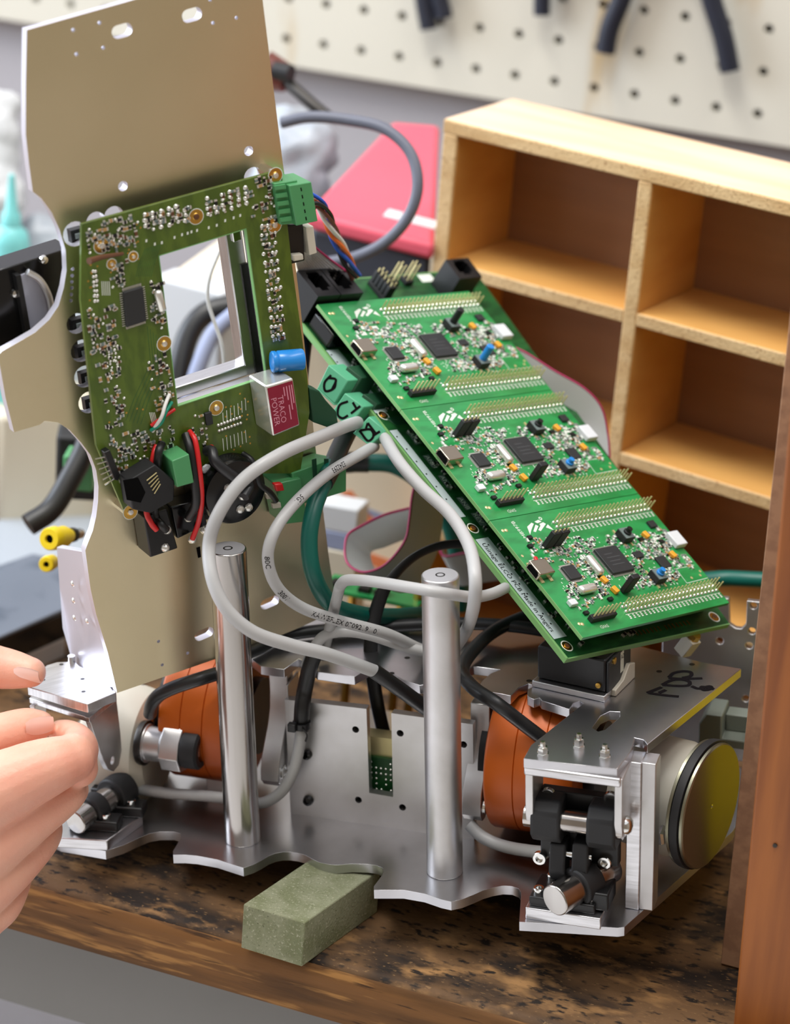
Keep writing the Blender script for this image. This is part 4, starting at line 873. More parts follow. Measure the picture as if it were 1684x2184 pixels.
jr = rpt('relay', MB(BD).prism([lz(along(636, 692) + 1, 2.2).to_2d(), lz(along(690, 745), 2.2).to_2d(), lz(along(690, 745), 20).to_2d(), lz(along(636, 692) + 1, 20).to_2d()], ZC, ZC + 8), 'black_gloss', bevel=.8)
# pin headers with jumpers near the far end of the carrier
for (q, n, hh) in (((806, 624), 5, 7.5), ((834, 604), 2, 3.2), ((864, 602), 2, 3.2)):
    x, y = cw(*q); o = rpt('pin_header', MB(BD).box(x - 2.4, x + 2.4, y - n * 1.27, y + n * 1.27, ZC, ZC + 2.4), 'black_soft', bevel=.2)
    for j in range(n):
        if hh > 5: part('jumper', MB(BD).box(x - 2.3, x + 2.3, y + (j - n / 2) * 2.54 + .15, y + (j - n / 2) * 2.54 + 2.3, ZC + 2.4, ZC + hh + 1), 'black_soft', o, bevel=.3)
        for i in (-1, 1): part('header_pin', MB(BD).box(x + i * 1.27 - .3, x + i * 1.27 + .3, y + (j - n / 2 + .5) * 2.54 - .3, y + (j - n / 2 + .5) * 2.54 + .3, ZC + 2.4, ZC + (hh + 3 if hh > 5 else 12)), 'gold', o)
x, y = cw(906, 592); rpt('white_label', MB(BD).add([V(x - 4, y - 3, ZC + .08), V(x + 5, y - 3, ZC + .08), V(x + 5, y + 2, ZC + .08), V(x - 4, y + 2, ZC + .08)], [(0, 1, 2, 3)]), 'silk')
# standoff at the far lower corner and green plugs under the near edge
x, y = cw(1490, 1345)
o = rpt('standoff', MB(BD).cyl((x, y, ZC - 2.4), (x, y, ZC - 5), 2.6, n=6), 'brass')
o = rpt('standoff_spacer', MB(BD).box(x - 3, x + 3, y - 3, y + 3, ZC - 14, ZC - 5), 'cream', bevel=.3)
part('spacer_bore', MB(BD).lathe([(.01, -.03), (1.4, -.03)], (x, y, ZC - 14), (0, 0, 1), 12), 'dark_metal', o)
for (tx, Q, ink_s) in (('green terminal plug marked with a looped handwritten letter, upmost of three', [(700, 778), (742, 812), (713, 862), (676, 828)], [[(706, 800), (692, 816), (694, 834), (712, 828), (716, 812)], [(700, 806), (716, 810), (708, 830)]]),
                       ('green terminal plug handwritten C1, between the two others', [(735, 838), (776, 868), (744, 910), (708, 878)], [[(742, 856), (724, 864), (720, 884), (730, 892), (742, 886)], [(752, 858), (760, 872)], [(748, 882), (768, 866)]]),
                       ('green terminal plug handwritten D1, lowest of three with two grey cables', [(786, 888), (824, 920), (790, 950), (754, 922)], [[(766, 918), (784, 940), (796, 930), (790, 916), (768, 918)], [(784, 902), (802, 926)], [(784, 902), (780, 914)], [(794, 930), (810, 920)]])):
    fq = [at(*q, 1079) for q in Q]; bw = (BD.to_3x3() @ V(1, 0, 0)); n_ = (fq[1] - fq[0]).cross(fq[3] - fq[0]).normalized(); n_ = n_ if n_.dot(CAM / MM - fq[0]) > 0 else -n_
    c0 = sum(fq, V(0, 0, 0)) / 4; t = thing('terminal_plug', tx, 'connector', I4, c0, 'handwritten terminal plugs')
    part('plug_body', MB().hull(fq, [p + bw * 9 - n_ * 3 for p in fq]), 'term_mint', t, bevel=.4)
    tp = [fq[0].lerp(fq[1], .2), fq[0].lerp(fq[1], .95), fq[3].lerp(fq[2], .95), fq[3].lerp(fq[2], .2)]
    part('plug_socket', MB().hull([p + bw * 8.8 for p in tp], [p + bw * 19 for p in tp]), 'term_dark', t, bevel=.3)
    ed = [fq[3] + (fq[3] - fq[0]) * .06, fq[2] + (fq[3] - fq[0]) * .06]
    part('latch_lip', MB().hull([fq[3], fq[2], ed[1], ed[0]], [p + bw * 4 for p in [fq[3], fq[2], ed[1], ed[0]]]), 'term_mint', t, bevel=.2)
    c = MB()
    for s_ in ink_s:
        pp = []
        for q in s_:
            d = ray(*q); pp.append(CAM / MM + d * ((fq[0] - CAM / MM).dot(n_) / d.dot(n_)) + n_ * .06)
        c.tube(spline(pp, 5), .6, 6, flat=.15, up=n_)
    part('marker_writing', c, 'ink', t)
# ------------------------------------------------------------------ controller boards (three alike)
BW, BH, BT = 97.0, 66.0, 1.6
CC = {}
def l2(px, py, h=0):                             # pixel of the middle board -> its own mm, origin at its upper left corner
    p = hit(BD, px, py, h); return p.x, p.y + BH
def crop(u, v, h=0): return l2(840 + u / 3.238, 820 + v / 3.238, h)
rnd = random.Random(3)
COMP = []
dense = [((680, 300), (1040, 620), 0), ]
def mk_board(k):
    F = BD @ Matrix.Translation(V(0, -BH * k, 0) * MM); J = k > 0
    lab = ['green controller board at the upper end, with long black and blue buttons', 'green controller board in the middle of the row of three', 'green controller board at the lower end with a red part beside its jumper'][k]
    t = thing('controller_board', lab, 'circuit board', F, (0, 0, 0), 'row of three controller boards')
    def P(name, build, mats, key=True, **kw):
        m = MB(F)
        if not (key and name_key(name, kw) in MESHES): build(m)
        parent = kw.pop('parent', t); kk = kw.pop('kk', '')
        return part(name, m, mats, parent, key=('cb_' + name + kk) if key else None, **kw)
    def name_key(n, kw): return 'cb_' + n + kw.get('kk', '')
    P('pcb', lambda m: m.prism([(0.1, -.1), (BW, -.1), (BW, -BH + .15), (.1, -BH + .15)], -BT, 0), 'pcb', bevel=.12)
    P('board_edge', lambda m: m.box(-.02, .25, -BH + .15, -.1, -BT + .05, .02), 'pcb_edge')
    # two long double pin rows
    for r_, (qa, qb) in enumerate((((492, 216), (1172, 128)), ((962, 792), (1632, 680)))):
        xa, ya = crop(*qa); xb, yb = crop(*qb); ym = (-8.2 if r_ == 0 else -57.0); xs = xa + .8; st = (BW - 1.8 - xs) / 24
        def rows(m, ym=ym, xs=xs, st=st):
            for i in range(25):
                for j in (-1, 1):
                    x, y = xs + i * st, ym + j * 1.27
                    m.mi = 0; m.ball((x, y, .02), .86, .9, 7); m.mi = 1; m.box(x - .27, x + .27, y - .27, y + .27, .5, 5.7)
        P('pin_row', rows, ['tin', 'gold'], kk=str(r_), kind='stuff', smooth=0)
        def prn(m, ym=ym, xs=xs, st=st, r_=r_):
            x0, x1 = xs - 1.6, BW - .6
            for (a0, a1, b0, b1) in ((x0, x1, ym - 2.9, ym - 2.65),): m.add([V(a0, b0, .05), V(a1, b0, .05), V(a1, b1, .05), V(a0, b1, .05)], [(0, 1, 2, 3)])
            for i in range(25):
                for yy, n in ((ym - 4.4, 3),) + (((ym + 3.6, 1),) if r_ else ()):
                    for q in range(n):
                        x = xs + i * st + rnd.uniform(-.15, .15); y = yy + q * .85 - .6
                        m.add([V(x - .55, y - .28, .05), V(x + .55, y - .28, .05), V(x + .55, y + .28, .05), V(x - .55, y + .28, .05)], [(0, 1, 2, 3)])
        P('pin_legend', prn, 'silk', kk=str(r_), kind='stuff', smooth=0, label='white pin numbers')
    # white print: emblem, code, captions
    def logo(m):
        o = V(*crop(385, 222), .06)
        def pg(Q): m.add([V(o.x + a, o.y + b, .06) for a, b in Q], [tuple(range(len(Q)))])
        pg([(-8.2, -3.4), (-6.4, .9), (-2.2, 2.6), (-1.4, 1.8), (-5.6, -1.2)]); pg([(-5.0, -2.0), (-.9, 1.2), (.2, .2), (-3.9, -2.6)])
        pg([(-.2, 2.8), (2.8, 3.4), (3.9, 2.2), (.9, 1.7)]); pg([(1.6, 1.2), (4.4, 1.7), (5.2, .6), (-.8, -2.6), (-1.7, -1.8), (1.4, .2)]); pg([(3.6, -1.2), (6.0, .2), (6.8, -3.3)])
        m.lathe([(.5, 0), (.9, 0)], (o.x + 4.6, o.y + 3.9, .06), (0, 0, 1), 14)
    P('emblem', logo, 'silk', smooth=0, label='white printed wedge emblem')
    def caps(m):
        put_text(m, 'MB997B', 2.9, V(*crop(304, 292), 0), (0, 1, 0), (-1, 0, 0)); put_text(m, 'SWD', 2.3, V(*crop(832, 858), 0), (-1, 0, 0), (0, -1, 0))
        if not J: put_text(m, 'DISCOVERY', 1.9, V(*l2(798 + 186, 688 + 221), 0), (-1, 0, 0), (0, -1, 0))
        put_text(m, 'ST-LINK', 1.9, V(*crop(520, 395), 0), (-1, 0, 0), (0, -1, 0))
        for q in [(120, 0), (160, 0)]:
            pass
    P('printed_text', caps, 'silk', smooth=0, kk=str(J), label='white printed captions')
    def boxes(m):
        for (a, b) in (((418, 378), (452, 392)), ((470, 370), (520, 384))):
            x0, y0 = crop(*a); x1, y1 = crop(*b); m.add([V(x0, y0, .05), V(x1, y0, .05), V(x1, y1, .05), V(x0, y1, .05)], [(0, 1, 2, 3)])
        for (a, b) in (((1325, 525), (1450, 505)), ((1395, 618), (1540, 590)), ((1325, 525), (1395, 618))):
            p, q = V(*crop(*a), .05), V(*crop(*b), .05); d = (q - p).normalized(); n_ = V(-d.y, d.x, 0) * .12; m.add([p - n_, q - n_, q + n_, p + n_], [(0, 1, 2, 3)])
        for k_ in range(260):
            u = rnd.uniform(520, 1330); v = rnd.uniform(300, 640); x, y = crop(u, v)
            if 5 < x < 94 and -52 < y < -13: m.rbox((x, y, .05), rnd.uniform(.5, 1.3), .35, .02, rnd.choice((0, 1.57)))
        if not J:
            for i in range(4): x, y = l2(770 + 186 + (i % 2) * 24, 703 + 221 + (i // 2) * 14); m.rbox((x, y, .05), 3.4, 2.2, .03, 0)
    P('silk_marks', boxes, 'silk', smooth=0, kind='stuff', kk=str(J))
    # processors with fine legs
    def lq(nm, x0, x1, y0, y1, h, n, kk):
        def legs(m):
            for i in range(n):
                f = (i + .5) / n
                for (x, y, a) in ((x0 + (x1 - x0) * f, y0 - .6, math.pi / 2), (x0 + (x1 - x0) * f, y1 + .6, math.pi / 2), (x0 - .6, y0 + (y1 - y0) * f, 0), (x1 + .6, y0 + (y1 - y0) * f, 0)):
                    m.rbox((x, y, .25), 1.3, .3 * 16 / n, .4, a)
        o = P(nm, lambda m: m.box(x0, x1, y0, y1, .15, h), 'chip', bevel=.2, kk=kk); P('chip_legs', legs, 'tin', parent=o, kk=kk, kind='stuff', smooth=0); return o
    a, b = crop(760, 405), crop(1018, 525)
    xm, ym = crop(890, 462); o = lq('processor_chip', xm - 7, xm + 7, ym - 7, ym + 7, 1.6, 25, '')
    def mtx(m):
        for yy, x0_, x1_ in ((-3, -4, 4), (-1, -4, 3), (1, -4, 4.4), (3, -4, 1)): m.add([V(xm + x0_, ym + yy, 1.63), V(xm + x1_, ym + yy, 1.63), V(xm + x1_, ym + yy + .5, 1.63), V(xm + x0_, ym + yy + .5, 1.63)], [(0, 1, 2, 3)])
    P('chip_print', mtx, 'chip_ink', parent=o, smooth=0, kind='stuff')
    xs_, ys_ = crop(592, 532); lq('link_chip', xs_ - 3.6, xs_ + 3.6, ys_ - 3.6, ys_ + 3.6, 1.5, 12, 's')
    for kk, (q, lx, ly, h, a) in {'a': ((1060, 432), 5, 3.4, 1.1, 0), 'b': ((1232, 484), 6.2, 6.2, 1.0, .0), 'c': ((1165, 242), 4.2, 3.6, 1.3, 0)}.items():
        x, y = crop(*q); P('small_chip', lambda m: m.rbox((x, y, h / 2 + .05), lx, ly, h, a), 'chip', kk=kk, bevel=.1)
    for kk, q in {'a': (855, 706), 'b': (315, 296), 'c': (1086, 334), 'd': (1226, 352), 'e': (684, 788), 'f': (318, 350)}.items():
        x, y = crop(*q); P('transistor', lambda m: m.rbox((x, y, .6), 2.6, 1.6, 1.1, 0), 'black', kk=kk)
    for kk, q in {'a': (1116, 312), 'b': (1297, 444), 'c': (814, 588), 'd': (886, 654)}.items():
        x, y = crop(*q); P('amber_capacitor', lambda m: m.rbox((x, y, 1.0), 2.6, 3.4, 1.9, .2), 'amber', kk=kk, bevel=.3)
    # crystals
    x, y = crop(745, 500); P('crystal', lambda m: m.rbox((x, y, 1.9), 4.0, 10.6, 3.4, 0), 'tin', kk='a', bevel=1.4, seg=3, smooth=60, label='silver crystal can')
    x, y = crop(688, 648); P('crystal', lambda m: m.rbox((x, y, 1.8), 10.0, 4.0, 3.4, 0), 'tin', kk='b', bevel=1.4, seg=3, smooth=60, label='silver crystal can')
    # USB sockets
    x, y = crop(392, 512)
    o = P('usb_socket', lambda m: m.box(-.8, 8.6, y - 3.9, y + 3.9, .2, 4.0), 'usb_metal', kk='mini', bevel=.4, label='metal mini USB socket')
    P('usb_mouth', lambda m: m.prism([(y - 3.2, .8), (y + 3.2, .8), (y + 3.2, 2.6), (y + 2.4, 3.5), (y - 2.4, 3.5), (y - 3.2, 2.6)], -.9, -.75, axis=0), 'hole', parent=o)
    def tabs(m):
        for sx in (1.2, 6.6):
            for sy in (-1, 1): m.box(sx, sx + 1.8, y + sy * 4.7 - .9, y + sy * 4.7 + .9, 0, .5)
    P('usb_tabs', tabs, 'gold', parent=o)
    x, y2 = crop(1340, 350)
    P('usb_socket', lambda m: m.box(BW - 6.0, BW + .9, y2 - 4, y2 + 4, .2, 2.9), 'milk', kk='micro', bevel=.4, label='metal micro USB socket')
    # white LED, six pin header
    x, y = crop(588, 726); P('status_light', lambda m: m.rbox((x, y, 1.0), 4.2, 3.0, 2.0, 0), 'milk', bevel=.3, label='white status light')
    xa, y = crop(705, 835); xb, _ = crop(888, 812)
    o = P('pin_header', lambda m: m.box(xa, xa + 15.2, y - 1.4, y + 1.4, .1, 2.6), 'black_soft', bevel=.2)
    for i in range(6): P('header_pin', lambda m: m.box(xa + 1 + i * 2.54, xa + 1.6 + i * 2.54, y - .3, y + .3, 2.6, 8.2), 'gold', kk=str(i), parent=o)
    # push buttons
    for nm, q, col in (('reset_button', (965, 318), 'black'), ('user_button', (1180, 585), 'cap_blue')):
        x, y = crop(*q); o = P(nm, lambda m: m.box(x - 3.1, x + 3.1, y - 3.1, y + 3.1, .2, 3.5), 'black_soft', bevel=.2, label=('black' if col == 'black' else 'black body with a blue') + ' push button')
        P('button_rim', lambda m: m.box(x - 2.9, x + 2.9, y - 2.9, y + 2.9, 3.5, 3.7), 'grey_part', parent=o, kk=nm)
        hb = 11.5 if not J else (6.4)
        P('button_cap', lambda m: m.lathe([(1.75, 3.7), (1.75, hb - .3), (1.5, hb), (.01, hb)] if not J else [(1.8, 3.7), (1.8, 4.6), (1.3, 4.8), (1.3, hb), (.01, hb)], (x, y, 0), (0, 0, 1), 20), col, parent=o, kk=nm + str(J))
        def feet(m):
            for sx in (-1, 1):
                for sy in (-1, 1): m.box(x + sx * 2.2 - .5, x + sx * 2.2 + .5, y + sy * 4.0 - 1, y + sy * 4.0 + 1, 0, .5)
        P('button_feet', feet, 'gold', parent=o, kk=nm)
    if J:
        x, y = crop(468, 348)
        for i in (0, 1):
            o = P('jumper', lambda m: m.box(x - 5.5 + i * 5.4, x - .6 + i * 5.4, y - 1.3, y + 1.3, .3, 9.2), 'black_soft', kk='a' + str(i), bevel=.4)
            P('jumper_pins', lambda m: [m.box(x - 4.6 + i * 5.4 + s * 2.5, x - 4.0 + i * 5.4 + s * 2.5, y - .3, y + .3, 9.2, 10.4) for s in (0, 1)] and None, 'gold', kk='a' + str(i), parent=o)
        x, y3 = crop(958, 655)
        P('jumper', lambda m: m.box(x - 2.2, x + 2.6, y3 - 1.3, y3 + 1.3, .3, 9.6), 'black_soft', kk='b', bevel=.4)
    # dense field of tiny chip parts
    def field(m):
        n = 0
        zones = [((500, 300), (760, 420), 60), ((640, 420), (760, 560), 30), ((760, 560), (860, 690), 34), ((1040, 300), (1300, 470), 95), ((980, 420), (1110, 640), 40), ((300, 300), (470, 470), 30), ((560, 560), (640, 700), 20), ((640, 690), (760, 800), 20), ((1240, 520), (1340, 610), 26), ((1130, 260), (1280, 330), 16), ((1300, 440), (1440, 520), 22), ((840, 300), (1000, 380), 22), ((520, 440), (640, 520), 12), ((700, 760), (960, 800), 14), ((1060, 560), (1180, 640), 14), ((60, 10), (150, 60), 5)]
        for (a, b, c_) in zones:
            for i in range(int(c_ * 1.35)):
                u, v = rnd.uniform(a[0], b[0]), rnd.uniform(a[1], b[1]); x, y = crop(u, v)
                if not (2 < x < BW - 2 and -52 < y < -12.5): continue
                if abs(x - xm) < 8.6 and abs(y - ym) < 8.6: continue
                if abs(x - xs_) < 5 and abs(y - ys_) < 5: continue
                smd(m, x, y, rnd.choice((0, math.pi / 2)), rnd.choice((1.3, 1.7, 2.0)), rnd.choice((.7, .9, 1.1)), .6, rnd.choice((0, 2, 3, 4, 4, 3)), rnd.choice((1, 1, 1, 4)))
    P('chip_parts', field, ['black', 'tin', 'tan', 'grey_part', 'silk'], kind='stuff', smooth=0)
    def gold(m):
        for q in [(1430, 585), (1490, 570), (1490, 545), (265, 405)]: x, y = crop(*q); m.lathe([(.01, .05), (.7, .05)], (x, y, 0), (0, 0, 1), 10)
        for q in [(140, 240), (162, 238), (640, 850), (660, 852)]: x, y = crop(*q); m.ball((x, y, 0), .9, .3, 8)
    P('test_pads', gold, 'gold', kind='stuff')
    if k == 2: x, y = crop(345, 430); part('red_diode', MB(F).rbox((x, y - 1, .7), 3.4, 1.6, 1.4, 1.2), 'wire_red', t, bevel=.4)
    # sockets that plug into the carrier
    for kk, (xx0, xx1, yy) in {'s0': (30, BW - 2, -8.2), 's1': (30, BW - 2, -57.0)}.items():
        P('socket_strip', lambda m: m.box(xx0, xx1, yy - 2.5, yy + 2.5, ZC + .05, -BT), 'black_soft', kk=kk)
    return t
for k in range(3): mk_board(k)
# ------------------------------------------------------------------ cables
GC = 2.75
o, P1 = cable('grey_cable', [(762, 901, 1080), (735, 910, 1062), (690, 929, 1036), (600, 968, 1008), (520, 1022, 1002), (468, 1092, 1002), (446, 1160, 1006), (453, 1235, 1002), (484, 1300, 1002), (540, 1348, 1006), (620, 1376, 1015), (700, 1396, 1025), (800, 1432, 1041)], GC, 'cable_grey', 'plain light grey cable in a wide arc in front of the polished rod', group=None, n=14, sides=16)
solo('cable_sleeve', MB().tube(spline([at(*q) for q in [(796, 1430, 1040.5), (850, 1468, 1049), (905, 1508, 1058), (960, 1546, 1066)]], 8), 3.2, 16), 'cable_black', 'black shrink sleeve ending the wide grey cable arc behind the satin rod', 'sleeve', smooth=60)
o2, P2 = cable('grey_cable', [(798, 952, 1084), (770, 968, 1068), (700, 1010, 1042), (630, 1072, 1020), (586, 1132, 1012), (571, 1190, 1014), (590, 1250, 1022), (640, 1294, 1034), (720, 1323, 1045), (820, 1350, 1057), (885, 1380, 1072), (915, 1392, 1082)], 2.45, 'cable_grey', 'printed light grey cable curving down left from the lowest marked plug', n=14, sides=16)
def arc_at(P, px, py):
    """arc length of the path point that projects nearest to a pixel"""
    L, best = 0, (1e9, 0)
    for a, b in zip(P, P[1:]):
        c = R3.transposed() @ (a * MM - CAM); x, y = CX - FPX * c.x / c.z, CY + FPX * c.y / c.z
        d = (x - px) ** 2 + (y - py) ** 2
        if d < best[0]: best = (d, L)
        L += (b - a).length
    return best[1]
for tx_, q_, f_ in (('KAWEFLEX 07092191 01', (660, 1304), -.2), ('300V', (592, 1252), -.15), ('E242293', (728, 992), .1), ('5G1', (640, 1062), .1), ('80C', (573, 1180), -.1)):
    c = MB(); wrap_text(c, tx_, 3.2, P2, 2.45, arc_at(P2, *q_), f_); part('cable_print', c, 'ink', o2, smooth=0)
cable('grey_cable', [(816, 926, 1084), (850, 984, 1058), (900, 1042, 1040), (960, 1098, 1020), (1000, 1165, 1000), (1013, 1232, 984), (1010, 1290, 992), (996, 1340, 1030), (972, 1378, 1050), (950, 1404, 1056), (930, 1440, 1056)], 2.6, 'cable_grey', 'light grey cable falling along the carrier board edge and round behind the satin rod', n=14, sides=16)
cable('grey_cable', [(688, 1400, 1082), (704, 1335, 1064), (720, 1268, 1036), (727, 1247, 1030), (744, 1237, 1022), (800, 1241, 1010), (880, 1254, 998), (940, 1264, 995), (1005, 1273, 1008), (1050, 1266, 1026), (1096, 1245, 1052), (1130, 1236, 1064)], 2.35, 'cable_grey', 'light grey cable with a square bend crossing the top of the satin rod', n=14, sides=16)
cable('grey_cable', [(652, 1420, 1076), (668, 1385, 1070), (692, 1356, 1066), (735, 1347, 1066), (790, 1355, 1066), (860, 1378, 1068), (930, 1396, 1072)], 2.35, 'cable_grey', 'short light grey cable from the black sleeve to behind the satin rod', n=12, sides=16)
cable('grey_cable', [(642, 1545, 22), (638, 1590, 20), (625, 1645, 18), (600, 1688, 17), (560, 1712, 16), (515, 1706, 15), (440, 1698, 15), (360, 1692, 15), (290, 1682, 14), (262, 1676, 14)], 2.5, 'cable_grey', 'light grey cable lying low on the base plate behind the polished rod', n=12, sides=16, F=RB, ax=1)
cable('grey_cable', [(1000, 1758, 20), (1030, 1786, 18), (1075, 1805, 16), (1130, 1815, 13), (1165, 1818, 11)], 2.7, 'cable_grey', 'short light grey cable end entering behind the right black joint', n=12, sides=16, F=RB, ax=1)
ts = solo('cable_sleeve', MB().tube(spline([at(*q) for q in [(672, 1392, 1069), (660, 1425, 1072), (650, 1470, 1078)]] + [(RB @ (hit(RB, *q, 23, 1) * MM)) / MM for q in [(644, 1510), (642, 1556)]], 8), [3.4] * 33, 14), 'cable_black', 'black braided sleeve hanging over the left end of the mount plate', 'sleeve', smooth=60)
tie = thing('cable_tie', 'black cable tie round the grey cable at the mount plate', 'cable tie', RB, tuple(hit(RB, 643, 1545, 21, 1)))
c0 = hit(RB, 643, 1545, 22, 1)
part('tie_band', MB(RB).lathe([(3.0, -1.4), (3.9, -1.4), (3.9, 1.4), (3.0, 1.4), (3.0, -1.4)], c0, (0, 0, 1), 20), 'black', tie)
part('tie_head', MB(RB).box(c0.x - 4.6, c0.x - 1, c0.y - 5.5, c0.y - 2.5, c0.z - 1.6, c0.z + 2.2), 'black', tie, bevel=.4)
part('tie_tail', MB(RB).tube(spline([c0 + V(2, -4, 0), c0 + V(4, -4.6, -2), c0 + V(3.4, -5, -5)], 5), 1, 6, flat=.4), 'black', tie)
# flat black cable through the slot, thick black cables
fp_ = px_path([(1000, 1158, 1098), (930, 1166, 1092), (872, 1196, 1086), (824, 1250, 1082), (800, 1310, 1084), (790, 1380, 1090), (796, 1450, 1097), (810, 1530, 1106), (832, 1612, 1116)], 12)
solo('flat_cable', MB().tube(fp_, 3.1, 12, flat=.42, up=(-.3, .8, .5)), 'cable_black', 'flat black cable arching from the boards down into the mount plate slot', 'cable', smooth=60)
cable('black_cable', [(1160, 1300, 82), (1060, 1342, 79), (1004, 1392, 77.5), (986, 1432, 77), (1008, 1466, 78), (1058, 1500, 76), (1110, 1540, 66), (1172, 1588, 54), (1225, 1636, 42)], 3.0, 'cable_dark', 'thick black cable curving over the upper plate down to the right orange motor', n=12, sides=16, F=RB)
cable('black_cable', [(520, 1420, 26), (462, 1437, 16), (420, 1450, 10), (372, 1466, 8), (340, 1482, 9), (324, 1502, 12), (320, 1522, 18)], 3.0, 'cable_dark', 'thick black cable bending behind the polished rod to the cream drum', n=12, sides=16, F=RB, ax=1)
cable('black_cable', [(480, 1410, 76), (545, 1386, 75.4), (600, 1358, 75.4), (680, 1345, 75.5), (800, 1338, 75.5), (900, 1332, 76), (1000, 1330, 78), (1100, 1336, 79), (1200, 1352, 77)], 2.8, 'cable_black', 'long black cable lying across the back of the upper plate', n=12, sides=14, F=RB)
# teal hoses
cable('teal_hose', [(745, 915, 1092), (722, 960, 1078), (690, 1030, 1050), (668, 1090, 1040), (659, 1160, 1038), (670, 1230, 1042), (706, 1288, 1058), (770, 1310, 1084), (840, 1314, 1110), (900, 1310, 1130)], 3.6, 'cable_teal', 'dark teal hose in a big loop behind the grey cables', 'hose', n=12, sides=16)
solo('cable_sleeve', MB().tube(px_path([(752, 900, 1095), (722, 960, 1077.5), (706, 1000, 1062), (690, 1031, 1049.6)], 8), 4.0, 16), 'cable_black', 'black shrink sleeve at the upper end of the big teal loop', 'sleeve', smooth=60)
cable('teal_hose', [(778, 986, 1190), (840, 992, 1190), (900, 1030, 1192), (945, 1090, 1196), (968, 1150, 1200), (980, 1230, 1205), (984, 1300, 1210)], 4.3, 'cable_teal', 'brighter teal hose behind the ribbon cable loop', 'hose', n=12, sides=16)
solo('hose_fitting', MB().tube([at(*q) for q in [(722, 988, 1190), (752, 986, 1190), (753, 986, 1190), (786, 986.5, 1190)]], [5, 5, 4.8, 4.8], 16), 'black', 'black fitting at the start of the brighter teal hose', 'fitting')
cable('teal_hose', [(1480, 1240, 1180), (1540, 1234, 1180), (1600, 1236, 1175), (1680, 1240, 1170)], 3.8, 'cable_teal', 'short visible piece of teal hose by the tray at the far right', 'hose', n=8, sides=16)
# ribbon cables
def ribbon(name, A, off, label, n=10, ribs=0, red=True):
    pa = px_path(A, n); pb = px_path([(x + o_[0], y + o_[1], z + o_[2]) for (x, y, z), o_ in zip(A, off if isinstance(off, list) else [off] * len(A))], n)
    t = thing(name, label, 'cable', I4, pa[-1])
    m = MB(); w = ribs or 8
    for k in range(w):
        q = [a.lerp(b, (k + .5) / w) for a, b in zip(pa, pb)]; ww = max(((pb[len(pb) // 2] - pa[len(pa) // 2]).length) / w * .52, .3)
        d = (pb[len(pb) // 2] - pa[len(pa) // 2]).normalized(); m.tube(q, [ww] * len(q), 6)
    part('ribbon_strip', m, 'ribbon', t, kind='stuff' if False else None, smooth=60)
    part('red_edge_wire', MB().tube([a - (b - a).normalized() * .2 for a, b in zip(pa, pb)], .55, 6), 'ribbon_red', t)
    return t
def band(name, A, off, label, n=10):
    pa = px_path(A, n); offs = off if isinstance(off, list) else [off] * len(A)
    pb = px_path([(x + o_[0], y + o_[1], z + o_[2]) for (x, y, z), o_ in zip(A, offs)], n)
    t = thing(name, label, 'cable', I4, pa[-1], 'grey ribbon cables'); m = MB(); nn = len(pa)
    th = .45; N = [((pb[i] - pa[i]).cross(pa[min(i + 1, nn - 1)] - pa[max(i - 1, 0)])).normalized() * th for i in range(nn)]
    vs = pa + pb + [a + d for a, d in zip(pa, N)] + [b + d for b, d in zip(pb, N)]
    fs = []
    for i in range(nn - 1): fs += [(i, i + 1, nn + i + 1, nn + i), (2 * nn + i, 3 * nn + i, 3 * nn + i + 1, 2 * nn + i + 1), (i, 2 * nn + i, 2 * nn + i + 1, i + 1), (nn + i, nn + i + 1, 3 * nn + i + 1, 3 * nn + i)]
    part('ribbon_strip', m.add(vs, fs), 'ribbon', t, smooth=60); part('red_edge_wire', MB().tube(pa, .6, 6), 'ribbon_red', t)
band('ribbon_cable', [(892, 1000, 1128), (878, 1060, 1128), (872, 1110, 1127), (864, 1150, 1126), (838, 1188, 1125), (808, 1212, 1126), (772, 1220, 1128), (744, 1205, 1132), (735, 1178, 1137), (741, 1142, 1142), (770, 1122, 1146), (820, 1098, 1150), (872, 1084, 1153)],
     [(66, 6, 16), (70, 6, 16), (70, 20, 18), (64, 40, 20), (60, 52, 22), (64, 50, 24), (64, 40, 24), (60, 20, 22), (56, 20, 22), (50, 34, 22), (50, 44, 22), (46, 50, 22), (40, 50, 22)], 'grey ribbon cable folded in a loop with a magenta edge wire')
band('ribbon_cable', [(1080, 735, 1155), (1120, 752, 1155), (1180, 790, 1156), (1245, 828, 1158), (1282, 870, 1160), (1296, 930, 1162), (1300, 990, 1164)], (-74, 64, 6), 'wide grey ribbon cable behind the right side of the controller boards')
band('ribbon_cable', [(920, 1125, 1185), (936, 1165, 1180), (948, 1186, 1176), (990, 1180, 1172), (1050, 1172, 1168)], (34, 62, 10), 'grey ribbon cable piece behind the satin rod')
t = ribbon('ribbon_cable', [(643, 502, 1092), (668, 526, 1104), (700, 552, 1116), (752, 590, 1128)], [(-14, 46, 4), (-34, 48, 4), (-58, 46, 2), (-100, 50, 0)], 'finely ribbed grey ribbon cable below the bright green plug', ribs=16)
t['group'] = 'grey ribbon cables'
